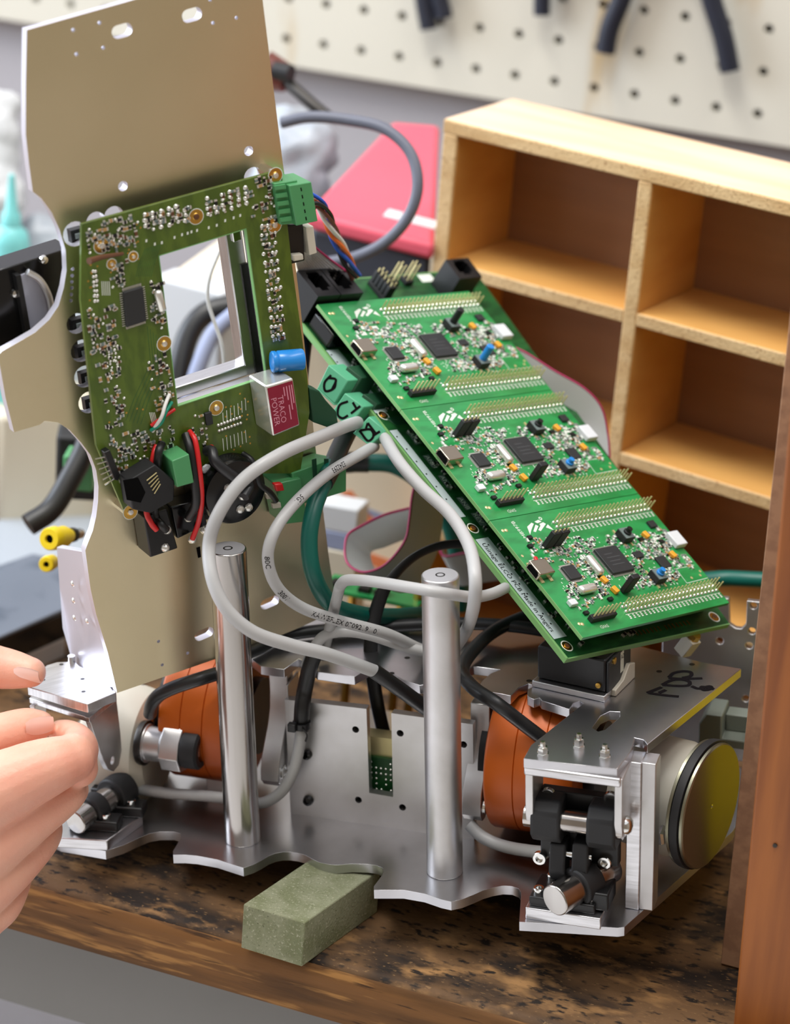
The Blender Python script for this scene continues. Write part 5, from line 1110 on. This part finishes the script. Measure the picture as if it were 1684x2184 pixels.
# twisted coloured wires from the corner plug
base = [(652, 418), (678, 436), (694, 462), (706, 494), (722, 526), (738, 558), (756, 592)]
for nm, m_, ph0, r, st in (('blue', 'wire_blue', 0, .9, (650, 406)), ('orange', 'wire_orange', 1.3, .9, (656, 424)), ('white', 'wire_white', 2.4, 1.0, (660, 446)), ('brown', 'wire_brown', 3.6, .9, (664, 460)), ('black', 'cable_black', 4.8, .9, (656, 434))):
    L = [(*st, 1068)]
    for i, (x, y) in enumerate(base[1:]):
        a_ = ph0 + i * 1.25; L.append((x + 8 * math.cos(a_) + 3, y - 5 * math.cos(a_), 1076 + i * 9 + 4 * math.sin(a_)))
    cable('twisted_wire', L, r, m_, f'{nm} wire of the twisted bundle leaving the bright green plug', 'wire', 'twisted plug wires', n=8, sides=8)
cable('clear_lead', [(468, 535, 1130), (447, 590, 1130), (443, 640, 1132), (458, 690, 1134), (474, 740, 1136), (480, 800, 1140)], .9, 'ribbon', 'thin pale lead hanging behind the board window', 'wire', n=8, sides=8)
solo('dark_sleeve', MB().tube(px_path([(660, 640, 1120), (648, 700, 1118), (640, 760, 1116), (634, 820, 1114), (632, 870, 1112)], 6), 4.6, 16), 'sleeve_blue', 'dark navy tube hanging behind the blue capacitor', 'tube', smooth=60)
for tx, q in (('blue core wire end at plug C1', (752, 890)), ('blue core wire end at plug D1', (800, 930))):
    pass
# ------------------------------------------------------------------ servo on the upper plate
sv0 = hit(RB, 1145, 1446, H + 3); sv1 = hit(RB, 1290, 1478, H + 3); svx = (sv1 - sv0); sl_n = svx.length; svx.normalize(); svy = V(-svx.y, svx.x, 0)
SF = RB @ Matrix.Translation(sv0 * MM) @ Matrix.Rotation(math.atan2(svx.y, svx.x), 4, 'Z')
sv = thing('servo_motor', 'black servo under the lower corner of the controller boards', 'servo', SF, (sl_n / 2, 10, -3))
part('servo_body', MB(SF).box(0, sl_n, 0, 24, 0, 15), 'black', sv, bevel=.9)
part('servo_cover', MB(SF).prism([(0.5, 0), (23, 0), (23, 11), (18, 14), (6, 14.5), (.5, 14)], sl_n, sl_n + 1.4, axis=0), 'chip', sv, bevel=.5, label='dark grey end cover')
for y, z, r in ((5, 13, 1.5), (-.2, 3, 1.2)):
    part('servo_screw', MB(SF).lathe([(.01, 1), (r, .8), (r, 0)], (sl_n + 1.4 if y > 0 else sl_n - 3, y if y > 0 else 0, z), (1, 0, 0) if y > 0 else (0, -1, 0), 12), 'brass', sv)
part('servo_bracket', MB(SF).prism([(4, -3), (24, -3), (24, 4), (18, 6), (12, 1), (4, 0)], sl_n + .3, sl_n + 3, axis=0), 'cream', sv, bevel=.4)
part('servo_foot', MB(SF).box(-1, sl_n + 1, -3, 26, -2.9, -.1), 'alu', sv, bevel=.4)
part('white_sticker', MB(SF).add([V(sl_n + 1.45, 12, 4), V(sl_n + 1.45, 15.4, 4), V(sl_n + 1.45, 15.4, 13.5), V(sl_n + 1.45, 12, 13.5)], [(0, 1, 2, 3)]), 'silk', sv)
c = MB(SF); put_text(c, 'A2', 3.0, (sl_n + 1.47, 12.2, 10), (0, 1, 0), (0, 0, 1), .03); part('sticker_print', c, 'ink', sv, smooth=0)
# ------------------------------------------------------------------ hands
def hand(name, label, chains, vox=.9, sm=6):
    m = MB()
    for ch in chains:
        P = [at(x, y, z) for x, y, z, r in ch]; Rr = [r * z / FPX for x, y, z, r in ch]
        Q = spline(P, 6); RR = []
        for i in range(len(Rr) - 1): RR += [Rr[i] + (Rr[i + 1] - Rr[i]) * k / 6 for k in range(6)]
        RR.append(Rr[-1]); k = len(Q)
        # rounded ends
        d0 = (Q[0] - Q[1]).normalized(); d1 = (Q[-1] - Q[-2]).normalized(); pre, post = [], []
        for f in (.98, .85, .6, .25): pre.append((Q[0] + d0 * RR[0] * f, RR[0] * math.sqrt(max(1 - f * f, .01)))); post.append((Q[-1] + d1 * RR[-1] * f, RR[-1] * math.sqrt(max(1 - f * f, .01))))
        pts = [p for p, r in pre] + Q + [p for p, r in reversed(post)]; rad = [r for p, r in pre] + RR + [r for p, r in reversed(post)]
        m.tube(pts, rad, 18)
    o = solo(name, m, 'skin', label, 'hand', smooth=180)
    r = o.modifiers.new('join', 'REMESH'); r.mode = 'VOXEL'; r.voxel_size = vox * MM; r.use_smooth_shade = True
    s_ = o.modifiers.new('soften', 'SMOOTH'); s_.factor = .5; s_.iterations = sm
    return o
# the hand below: bent index finger with its knuckle to the right, thumb above it, other fingers folded under
h1 = hand('hand', 'lower hand with bent index finger and thumb pinching the hinge bracket', [
    [(-140, 1790, 1022, 92), (-40, 1706, 1018, 86), (50, 1658, 1018, 72), (112, 1632, 1020, 62), (152, 1618, 1024, 52)],      # index: first joint
    [(156, 1612, 1026, 50), (170, 1598, 1036, 41), (166, 1578, 1048, 34), (146, 1566, 1058, 31), (130, 1562, 1064, 28)],     # index: bent back to its tip
    [(170, 1640, 1032, 40), (160, 1610, 1028, 48)],
    [(-120, 1880, 1024, 84), (-20, 1800, 1026, 72), (70, 1735, 1030, 60), (130, 1695, 1036, 50), (150, 1684, 1044, 40)],      # middle finger
    [(150, 1686, 1046, 38), (140, 1672, 1060, 34), (100, 1660, 1068, 30)],
    [(-120, 1960, 1030, 70), (-20, 1880, 1034, 64), (40, 1830, 1040, 54), (90, 1775, 1048, 44), (80, 1740, 1060, 36)],        # ring finger
    [(-120, 2040, 1034, 60), (-40, 1960, 1040, 52), (0, 1930, 1044, 46), (24, 1890, 1050, 40), (40, 1850, 1058, 34)],        # little finger
    [(-160, 1630, 1034, 60), (-60, 1584, 1042, 46), (20, 1558, 1048, 42), (60, 1547, 1052, 38), (84, 1546, 1054, 32)],       # thumb
    [(-160, 1800, 1030, 110), (-120, 1920, 1036, 110)],
    [(-10, 1770, 1036, 82), (30, 1760, 1036, 70)],
])
def nail(o, C, along_, width, L, W, lift):
    """nail: curved plate on the finger tip"""
    a = (at(*along_[1]) - at(*along_[0])).normalized(); c = at(*C); up = (CAM / MM - c).normalized(); up = (up - a * up.dot(a)).normalized(); side = a.cross(up); m = MB(); vs = []
    tilt = width
    up = (up * math.cos(tilt) + side * math.sin(tilt)).normalized(); side = a.cross(up)
    nu, nv = 7, 7
    for i in range(nu):
        u = i / (nu - 1) * 2 - 1
        for j in range(nv):
            v = j / (nv - 1) * 2 - 1; s_ = math.sqrt(max(0, 1 - .35 * v * v)) if u < 0 else math.sqrt(max(0, 1 - .5 * u * u * .6))
            w = v * W * (1 - .25 * max(0, u) ** 2 - .3 * max(0, -u) ** 4)
            vs.append(c + a * u * L + side * w + up * (lift - (w / W) ** 2 * W * .36 - max(0, u) ** 2 * .5 - max(0, -u) ** 3 * .5))
    fs = [(i * nv + j, i * nv + j + 1, (i + 1) * nv + j + 1, (i + 1) * nv + j) for i in range(nu - 1) for j in range(nv - 1)]
    n = len(vs); m.add(vs + [v - up * .5 for v in vs], fs + [tuple(k + n for k in reversed(f)) for f in fs])
    return part('fingernail', m, 'nail', o, smooth=80)
nail(h1, (76, 1536, 1049), [(20, 1558, 1048), (90, 1543, 1054)], .75, 6.0, 4.8, 5.9)
h2 = hand('hand', 'upper finger of a hand pressing on the hinge plate from the left', [
    [(-180, 1400, 1064, 66), (-80, 1412, 1064, 56), (0, 1424, 1062, 46), (40, 1430, 1060, 40), (66, 1434, 1058, 33)],
    [(-200, 1420, 1062, 80), (-130, 1480, 1064, 70)],
])
nail(h2, (66, 1426, 1055), [(0, 1424, 1062), (68, 1434, 1058)], .95, 5.6, 4.6, 5.3)
# ------------------------------------------------------------------ things on the wall and the back of the bench
def pliers(label, grips, spread_up, rr=6.0, metal=False):
    """hanging pliers: px paths of the grips, continued above the frame to the joint and jaws"""
    tops = [hit(I4, *g[0], 1424, 1) for g in grips]; piv = sum(tops, V(0, 0, 0)) / len(tops) + V(0, 0, spread_up)
    t = thing('pliers', label, 'pliers', I4, piv, 'pliers hanging on the pegboard')
    for g in grips:
        P = [hit(I4, *q, 1424, 1) for q in g]; P = spline([piv + (P[0] - piv) * .35] + P, 8)
        part('grip', MB().tube(P, [rr * (.75 + .25 * min(1, i / 10)) for i in range(len(P))], 14, flat=.8, up=(0, 1, 0)), 'rubber_grip', t, smooth=60)
        part('handle_steel', MB().tube([piv + (P[0] - piv) * .1, P[2]], 3.2, 10), 'dark_metal', t)
    part('joint', MB().cyl(piv + V(0, -4, 0), piv + V(0, 4, 0), 8, n=20), 'dark_metal', t)
    for s_ in (-1, 1): part('jaw', MB().hull([piv + V(s_ * 1, -4, 0), piv + V(s_ * 9, -4, 4), piv + V(s_ * 5, -3, 30), piv + V(s_ * .5, -3, 34)], [piv + V(s_ * 1, 4, 0), piv + V(s_ * 9, 4, 4), piv + V(s_ * 5, 3, 30), piv + V(s_ * .5, 3, 34)]), 'dark_metal', t)
    part('hook', MB().tube([piv + V(0, 14, 6), piv + V(0, -6, 6), piv + V(0, -8, 12)], 1.6, 8), 'bright', t)
pliers('small dark-gripped pliers, nearest the lid panel of the hanging tools', [[(898, -60), (903, 0), (910, 40), (914, 62)], [(930, -60), (938, 0), (944, 24), (946, 38)]], 16, 5.4)
pliers('pliers with only one dark grip tip showing, middle of the hanging tools', [[(1160, -60), (1156, -20), (1155, 10), (1155, 32)], [(1195, -60), (1190, -30), (1186, -10)]], 16, 5.0)
pliers('large pliers with long spread dark blue-black grips, above the compartment tray', [[(1345, -60), (1324, 0), (1300, 60), (1290, 112)], [(1500, -60), (1520, 10), (1542, 80), (1556, 152)]], 30, 6.0)
# red topped instrument
Q = [at(*q) for q in [(652, 452, 1270), (926, 522, 1250), (938, 266, 1385), (836, 258, 1392)]]
t = thing('bench_instrument', 'red topped bench instrument, glare pink in its colour, with dark slate body left of the compartment tray', 'instrument', I4, (sum(Q, V(0, 0, 0)) / 4).to_2d().to_3d())
part('red_top', MB().hull(Q, [p - V(0, 0, 9) for p in Q]), 'red_case', t, bevel=3, seg=3)
mid = sum(Q, V(0, 0, 0)) / 4
q2 = [p * .94 + mid * .06 for p in Q]
part('slate_body', MB().hull([p - V(0, 0, 8.8) for p in q2], [V(p.x, p.y, 170.6) for p in q2]), 'slate', t, bevel=3)
fm = Q[0].lerp(Q[1], .52) + (Q[3] - Q[0]) * .12; d = (Q[1] - Q[0]).normalized(); up_ = (Q[3] - Q[0]).normalized(); nn = d.cross(up_)
part('pale_badge', MB().hull([fm + nn * .6, fm + d * 28 + nn * .6, fm + d * 28 + up_ * 10 + nn * .6, fm + up_ * 10 + nn * .6], [fm - nn * .3, fm + d * 28 - nn * .3, fm + d * 28 + up_ * 10 - nn * .3, fm + up_ * 10 - nn * .3]), 'milk', t)
fk = Q[0].lerp(Q[1], .3) - V(0, 0, 40); part('round_knob', MB().lathe([(9, 0), (8.4, 8), (.01, 8)], fk, (Q[0] - Q[3]).to_2d().to_3d(), 24), 'slate', t)
solo('grey_lead', MB().tube(px_path([(600, 262, 1230), (660, 250, 1226), (740, 256, 1222), (820, 275, 1216), (874, 325, 1212), (890, 395, 1210), (870, 462, 1212), (822, 516, 1216), (760, 548, 1222), (700, 560, 1226)], 10), 2.9, 12), 'slate_cable', 'blurred grey cord looping in front of the red instrument', 'cord', smooth=60)
t = thing('test_clip', 'blurred dark red and black test clip beside the lid panel\'s right edge', 'clip', I4, at(600, 170, 1330))
part('clip_body', MB().tube(px_path([(560, 140, 1330), (590, 160, 1330), (612, 176, 1328)], 4), [9, 9, 9, 9, 9, 9, 8, 7, 6], 12), 'wire_brown', t, smooth=60)
part('clip_jaw', MB().tube(px_path([(606, 170, 1328), (640, 200, 1322), (670, 226, 1318), (700, 250, 1316)], 4), 3.4, 10), 'dark_metal', t, smooth=60)
part('clip_tip', MB().tube(px_path([(586, 150, 1324), (620, 158, 1320)], 4), 5, 10), 'black', t, smooth=60)
def lump(name, label, cat, m, balls, vox=3):
    mb = MB()
    for x, y, Z, r in balls: mb.lathe([(.01, -r)] + [(r * math.sin(a * math.pi / 8), -r * math.cos(a * math.pi / 8)) for a in range(1, 8)] + [(.01, r)], at(x, y, Z), (0, 0, 1), 14)
    o = solo(name, mb, m, label, cat, smooth=180); r_ = o.modifiers.new('join', 'REMESH'); r_.mode = 'VOXEL'; r_.voxel_size = vox * MM; r_.use_smooth_shade = True
    tx = bpy.data.textures.new(name + '_crumple', 'CLOUDS'); tx.noise_scale = .018; dm = o.modifiers.new('crumple', 'DISPLACE'); dm.texture = tx; dm.strength = .010; dm.mid_level = .5; return o
lump('plastic_bag', 'crumpled pale plastic bag between the lid panel and the red instrument', 'bag', 'bag', [(620, 280, 1390, 16), (650, 330, 1385, 18), (615, 350, 1385, 18), (640, 400, 1380, 16), (600, 410, 1380, 20), (680, 300, 1392, 10)])
lump('plastic_bag', 'crumpled white plastic bag at the upper left edge beside the lid panel', 'bag', 'milk', [(-14, 240, 1470, 14), (-34, 290, 1470, 22), (8, 226, 1472, 9), (-40, 340, 1470, 22), (-44, 430, 1468, 28), (-110, 560, 1466, 36), (-120, 720, 1462, 44)])
lump('plastic_bag', 'pale bluish plastic bag behind the turquoise glue bottle', 'bag', 'bag', [(84, 505, 1490, 14), (116, 520, 1488, 15), (110, 560, 1490, 20), (120, 640, 1490, 28), (150, 630, 1490, 26), (150, 760, 1490, 38)])
sh = [hit(I4, *q, 4) for q in [(-70, 1140), (60, 1075), (200, 1090), (240, 1180), (120, 1215), (-60, 1290)]]
c0 = sum(sh, V(0, 0, 0)) / 6; m = MB(); m.hull([V(p.x, p.y, .6) for p in sh], [V(p.x, p.y, 3.4) for p in sh]); solo('plastic_sheet', m, 'bag', 'flat pale plastic sleeve lying on the bench behind the yellow plug', 'sleeve', bevel=.8)
# turquoise glue bottle
b0 = at(22, 590, 1400); bb = 66.3 - b0.z; t = thing('glue_bottle', 'turquoise glue bottle with a pointed nozzle at the left edge', 'bottle', I4, V(b0.x, b0.y, 66.3))
part('bottle_body', MB().lathe([(.01, bb), (10, bb), (10.5, bb + 2), (10.5, 20), (9, 26), (5, 30), (.01, 30)], b0, (0, 0, 1), 28), 'turquoise', t)
part('nozzle', MB().lathe([(5.6, 30), (5.2, 36), (3.6, 38), (1.6, 58), (.01, 59)], b0, (0, 0, 1), 20), 'turquoise', t)
solo('black_adapter', MB().obox(at(168, 985, 1250), V(10, 4, 0), V(-4, 9, 0), V(0, 0, 17)), 'black_soft', 'blurred black adapter behind the lower notch of the lid panel', 'adapter', bevel=2)
# beige box at the left
P = hit(I4, 40, 1118, 0); t = thing('beige_box', 'off-white plastic housing standing behind the notch of the lid panel', 'box', I4, (P.x, P.y + 30, 0))
FB = frame(P, V(.8, .6, 0), V(-.6, .8, 0), V(0, 0, 1))
part('housing', MB(FB).box(-12, 46, 0, 70, 0, 66), 'beige', t, bevel=3)
part('front_cover', MB(FB).box(-20, -12.2, 3, 66, 2, 64), 'milk', t, bevel=2)
part('foot', MB(FB).box(-8, 40, 4, 60, -.01, .4), 'black', t)
cable('black_cable', [(196, 905, 1215), (180, 960, 1212), (150, 1020, 1208), (110, 1085, 1204), (60, 1120, 1200)], 5.5, 'cable_black', 'thick blurred black cord beside the off-white housing', n=8)
solo('green_connector', MB().obox(at(172, 1000, 1225), V(7, 2, 0), V(-2, 7, 0), V(0, 0, 9)), 'term_green', 'blurred green connector behind the lid panel\'s lower notch', 'connector', bevel=1)
# silver device with black front edge at the lower left
zt_ = 28
tp = [hit(I4, *q, zt_) for q in [(-80, 1392), (142, 1296), (140, 1196), (70, 1180), (-80, 1232)]]
t = thing('silver_device', 'speckled silver-topped device with a glossy black front edge at the lower left', 'device', I4, V(sum(p.x for p in tp) / 5, sum(p.y for p in tp) / 5, 0))
part('top_cover', MB().hull([V(p.x, p.y, zt_) for p in tp], [V(p.x, p.y, zt_ - 2) for p in tp]), 'device_top', t, bevel=.6)
ctr = sum(tp, V(0, 0, 0)) / 5
part('black_band', MB().hull([V(p.x, p.y, zt_ - 2) for p in tp], [V(p.x, p.y, zt_ - 17) for p in tp]), 'black_gloss', t, bevel=1)
part('lower_case', MB().hull([V(*(p * .985 + ctr * .015).to_2d(), zt_ - 17) for p in tp], [V(*(p * .985 + ctr * .015).to_2d(), 0) for p in tp]), 'device_side', t, bevel=1)
# yellow banana plugs
def plug(label, a, b, r, tip):
    A_, B2 = at(*a), at(*b); d = (B2 - A_); L = d.length; t = thing('banana_plug', label, 'plug', I4, A_, 'yellow banana plugs')
    part('plug_body', MB().lathe([(r * .35, 1.5), (r * .4, 0), (r * .9, 0), (r, 1), (r * 1.05, L * .3), (r * .9, L * .45), (r * .95, L * .7), (r * .6, L), (.01, L)], A_, d, 24), 'yellow', t)
    part('plug_hole', MB().lathe([(r * .36, 1.4), (.01, 1.5)], A_, d, 16), 'hole', t)
    if tip: part('metal_pin', MB().tube([A_ + d * .9, A_ + d * 1.55], 2.4, 12), 'bright', t); part('pin_collar', MB().tube([A_ + d * 1.02, A_ + d * 1.2], 3.4, 12), 'dark_metal', t)
plug('bright yellow banana plug with a metal pin in front of the plastic sleeve', (104, 1150, 1130), (148, 1142, 1148), 5.2, True)
plug('second yellow plug, dimmer, on the silver device', (98, 1204, 1150), (116, 1196, 1166), 3.6, False)
# carton, boxes and small board behind the cables
c0 = at(600, 1010, 1350); c1 = at(985, 1080, 1325)
FX = (c1 - c0); FX.z = 0; wct = FX.length; FX.normalize(); FC = frame(V(c0.x, c0.y, 0), FX, V(0, 0, 1).cross(FX), V(0, 0, 1))
ct = thing('carton', 'cream carton with orange and blue stripes behind the grey cables', 'box', FC, (wct / 2 - 20, 30, 0))
part('carton_body', MB(FC).box(-66, wct - 14, 0, 110, 0, 169), 'paper', ct, bevel=1)
def cq_(px, py): p = hit(FC, px, py, -.3, 1); return (p.x, p.z)
part('orange_stripe', MB(FC).prism([cq_(*q) for q in [(726, 1050), (748, 1046), (800, 1110), (776, 1122)]], -.35, 0, axis=1), 'paper_orange', ct)
part('orange_stripe', MB(FC).prism([cq_(*q) for q in [(790, 1180), (860, 1205), (830, 1225), (780, 1198)]], -.35, 0, axis=1), 'paper_orange', ct)
part('blue_stripe', MB(FC).prism([cq_(*q) for q in [(748, 1070), (820, 1098), (818, 1112), (746, 1086)]], -.35, 0, axis=1), 'paper_blue', ct)
part('carton_flap', MB(FC).box(-66, wct - 14, -.1, 90, 169, 170), 'paper', ct, bevel=.3)
a_ = at(716, 1166, 1290); bxw = MB(); t = thing('small_box', 'small white box with a blue lower half behind the teal hose', 'box', I4, V(a_.x, a_.y, a_.z))
part('lid', MB().obox(a_ + V(0, 6, 16), FX * 11, V(0, 8, 0), V(0, 0, 7)), 'milk', t, bevel=.8); part('base', MB().obox(a_ + V(0, 6, 4), FX * 11.2, V(0, 8.2, 0), V(0, 0, 5)), 'paper_blue', t, bevel=.8)
solo('box_stand', MB().obox(V(a_.x, a_.y + 6, (a_.z - 1) / 2), FX * 12, V(0, 9, 0), V(0, 0, (a_.z - 1) / 2)), 'beige', 'beige block under the small white and blue box', 'block', bevel=.8)
g0_ = at(800, 1262, 1195); t = thing('spare_board', 'small green circuit board on brass standoffs behind the robot', 'circuit board', I4, V(g0_.x, g0_.y, 0))
part('pcb', MB().obox(g0_, FX * 24, V(0, 9, 0), V(0, 0, .8)), 'pcb', t)
for dx_ in (-11, 13, 21):
    part('standoff', MB().cyl(V(*(g0_ + FX * dx_).to_2d(), 0), V(*(g0_ + FX * dx_).to_2d(), g0_.z + (0 if dx_ < 20 else 14)), 2.3, n=6), 'brass', t)
for dx_ in (-18, -4, 4): part('chip', MB().obox(g0_ + FX * dx_ + V(0, -3, 2), FX * 2.6, V(0, 3, 0), V(0, 0, 1.2)), 'black', t)
# cords and pale things seen through the board window
cable('black_cable', [(376, 860, 1300), (384, 780, 1300), (404, 710, 1302), (440, 668, 1304), (500, 650, 1306)], 6.0, 'cable_dark', 'dark blurred cord behind the board window', n=8)
cable('lavender_cord', [(400, 860, 1280), (424, 780, 1280), (456, 710, 1282), (500, 668, 1284)], 4.0, 'paper_blue', 'lavender grey cord behind the board window', 'cord', n=8)
solo('white_block', MB().obox(at(420, 690, 1330), V(22, -4, 0), V(2, 10, 0), V(0, 0, 24)), 'milk', 'pale white box behind the board window', 'box', bevel=2)
pz_ = at(420, 690, 1330); solo('box_stand', MB().obox(V(pz_.x, pz_.y, (pz_.z - 25) / 2), V(20, -4, 0), V(2, 9, 0), V(0, 0, (pz_.z - 25) / 2)), 'beige', 'beige stand under the pale white box seen through the window', 'block', bevel=1)
t = thing('unseen_yellow_crate', 'yellow plastic crate added unseen behind the varnished board, mirrored in the metal edges', 'crate', I4, (-45, 985, 0))  # crate added out of view to tint the metal edges by reflection
for a_ in ((-96, -93, 925, 1040), (3, 6, 925, 1040)): part('crate_side', MB().box(*a_, 0, 125), 'yellow', t, bevel=.8)
for a_ in ((-93, 3, 925, 928), (-93, 3, 1037, 1040)): part('crate_side', MB().box(*a_, 0, 125), 'yellow', t, bevel=.8)
part('crate_floor', MB().box(-93, 3, 928, 1037, 0, 3), 'yellow', t)
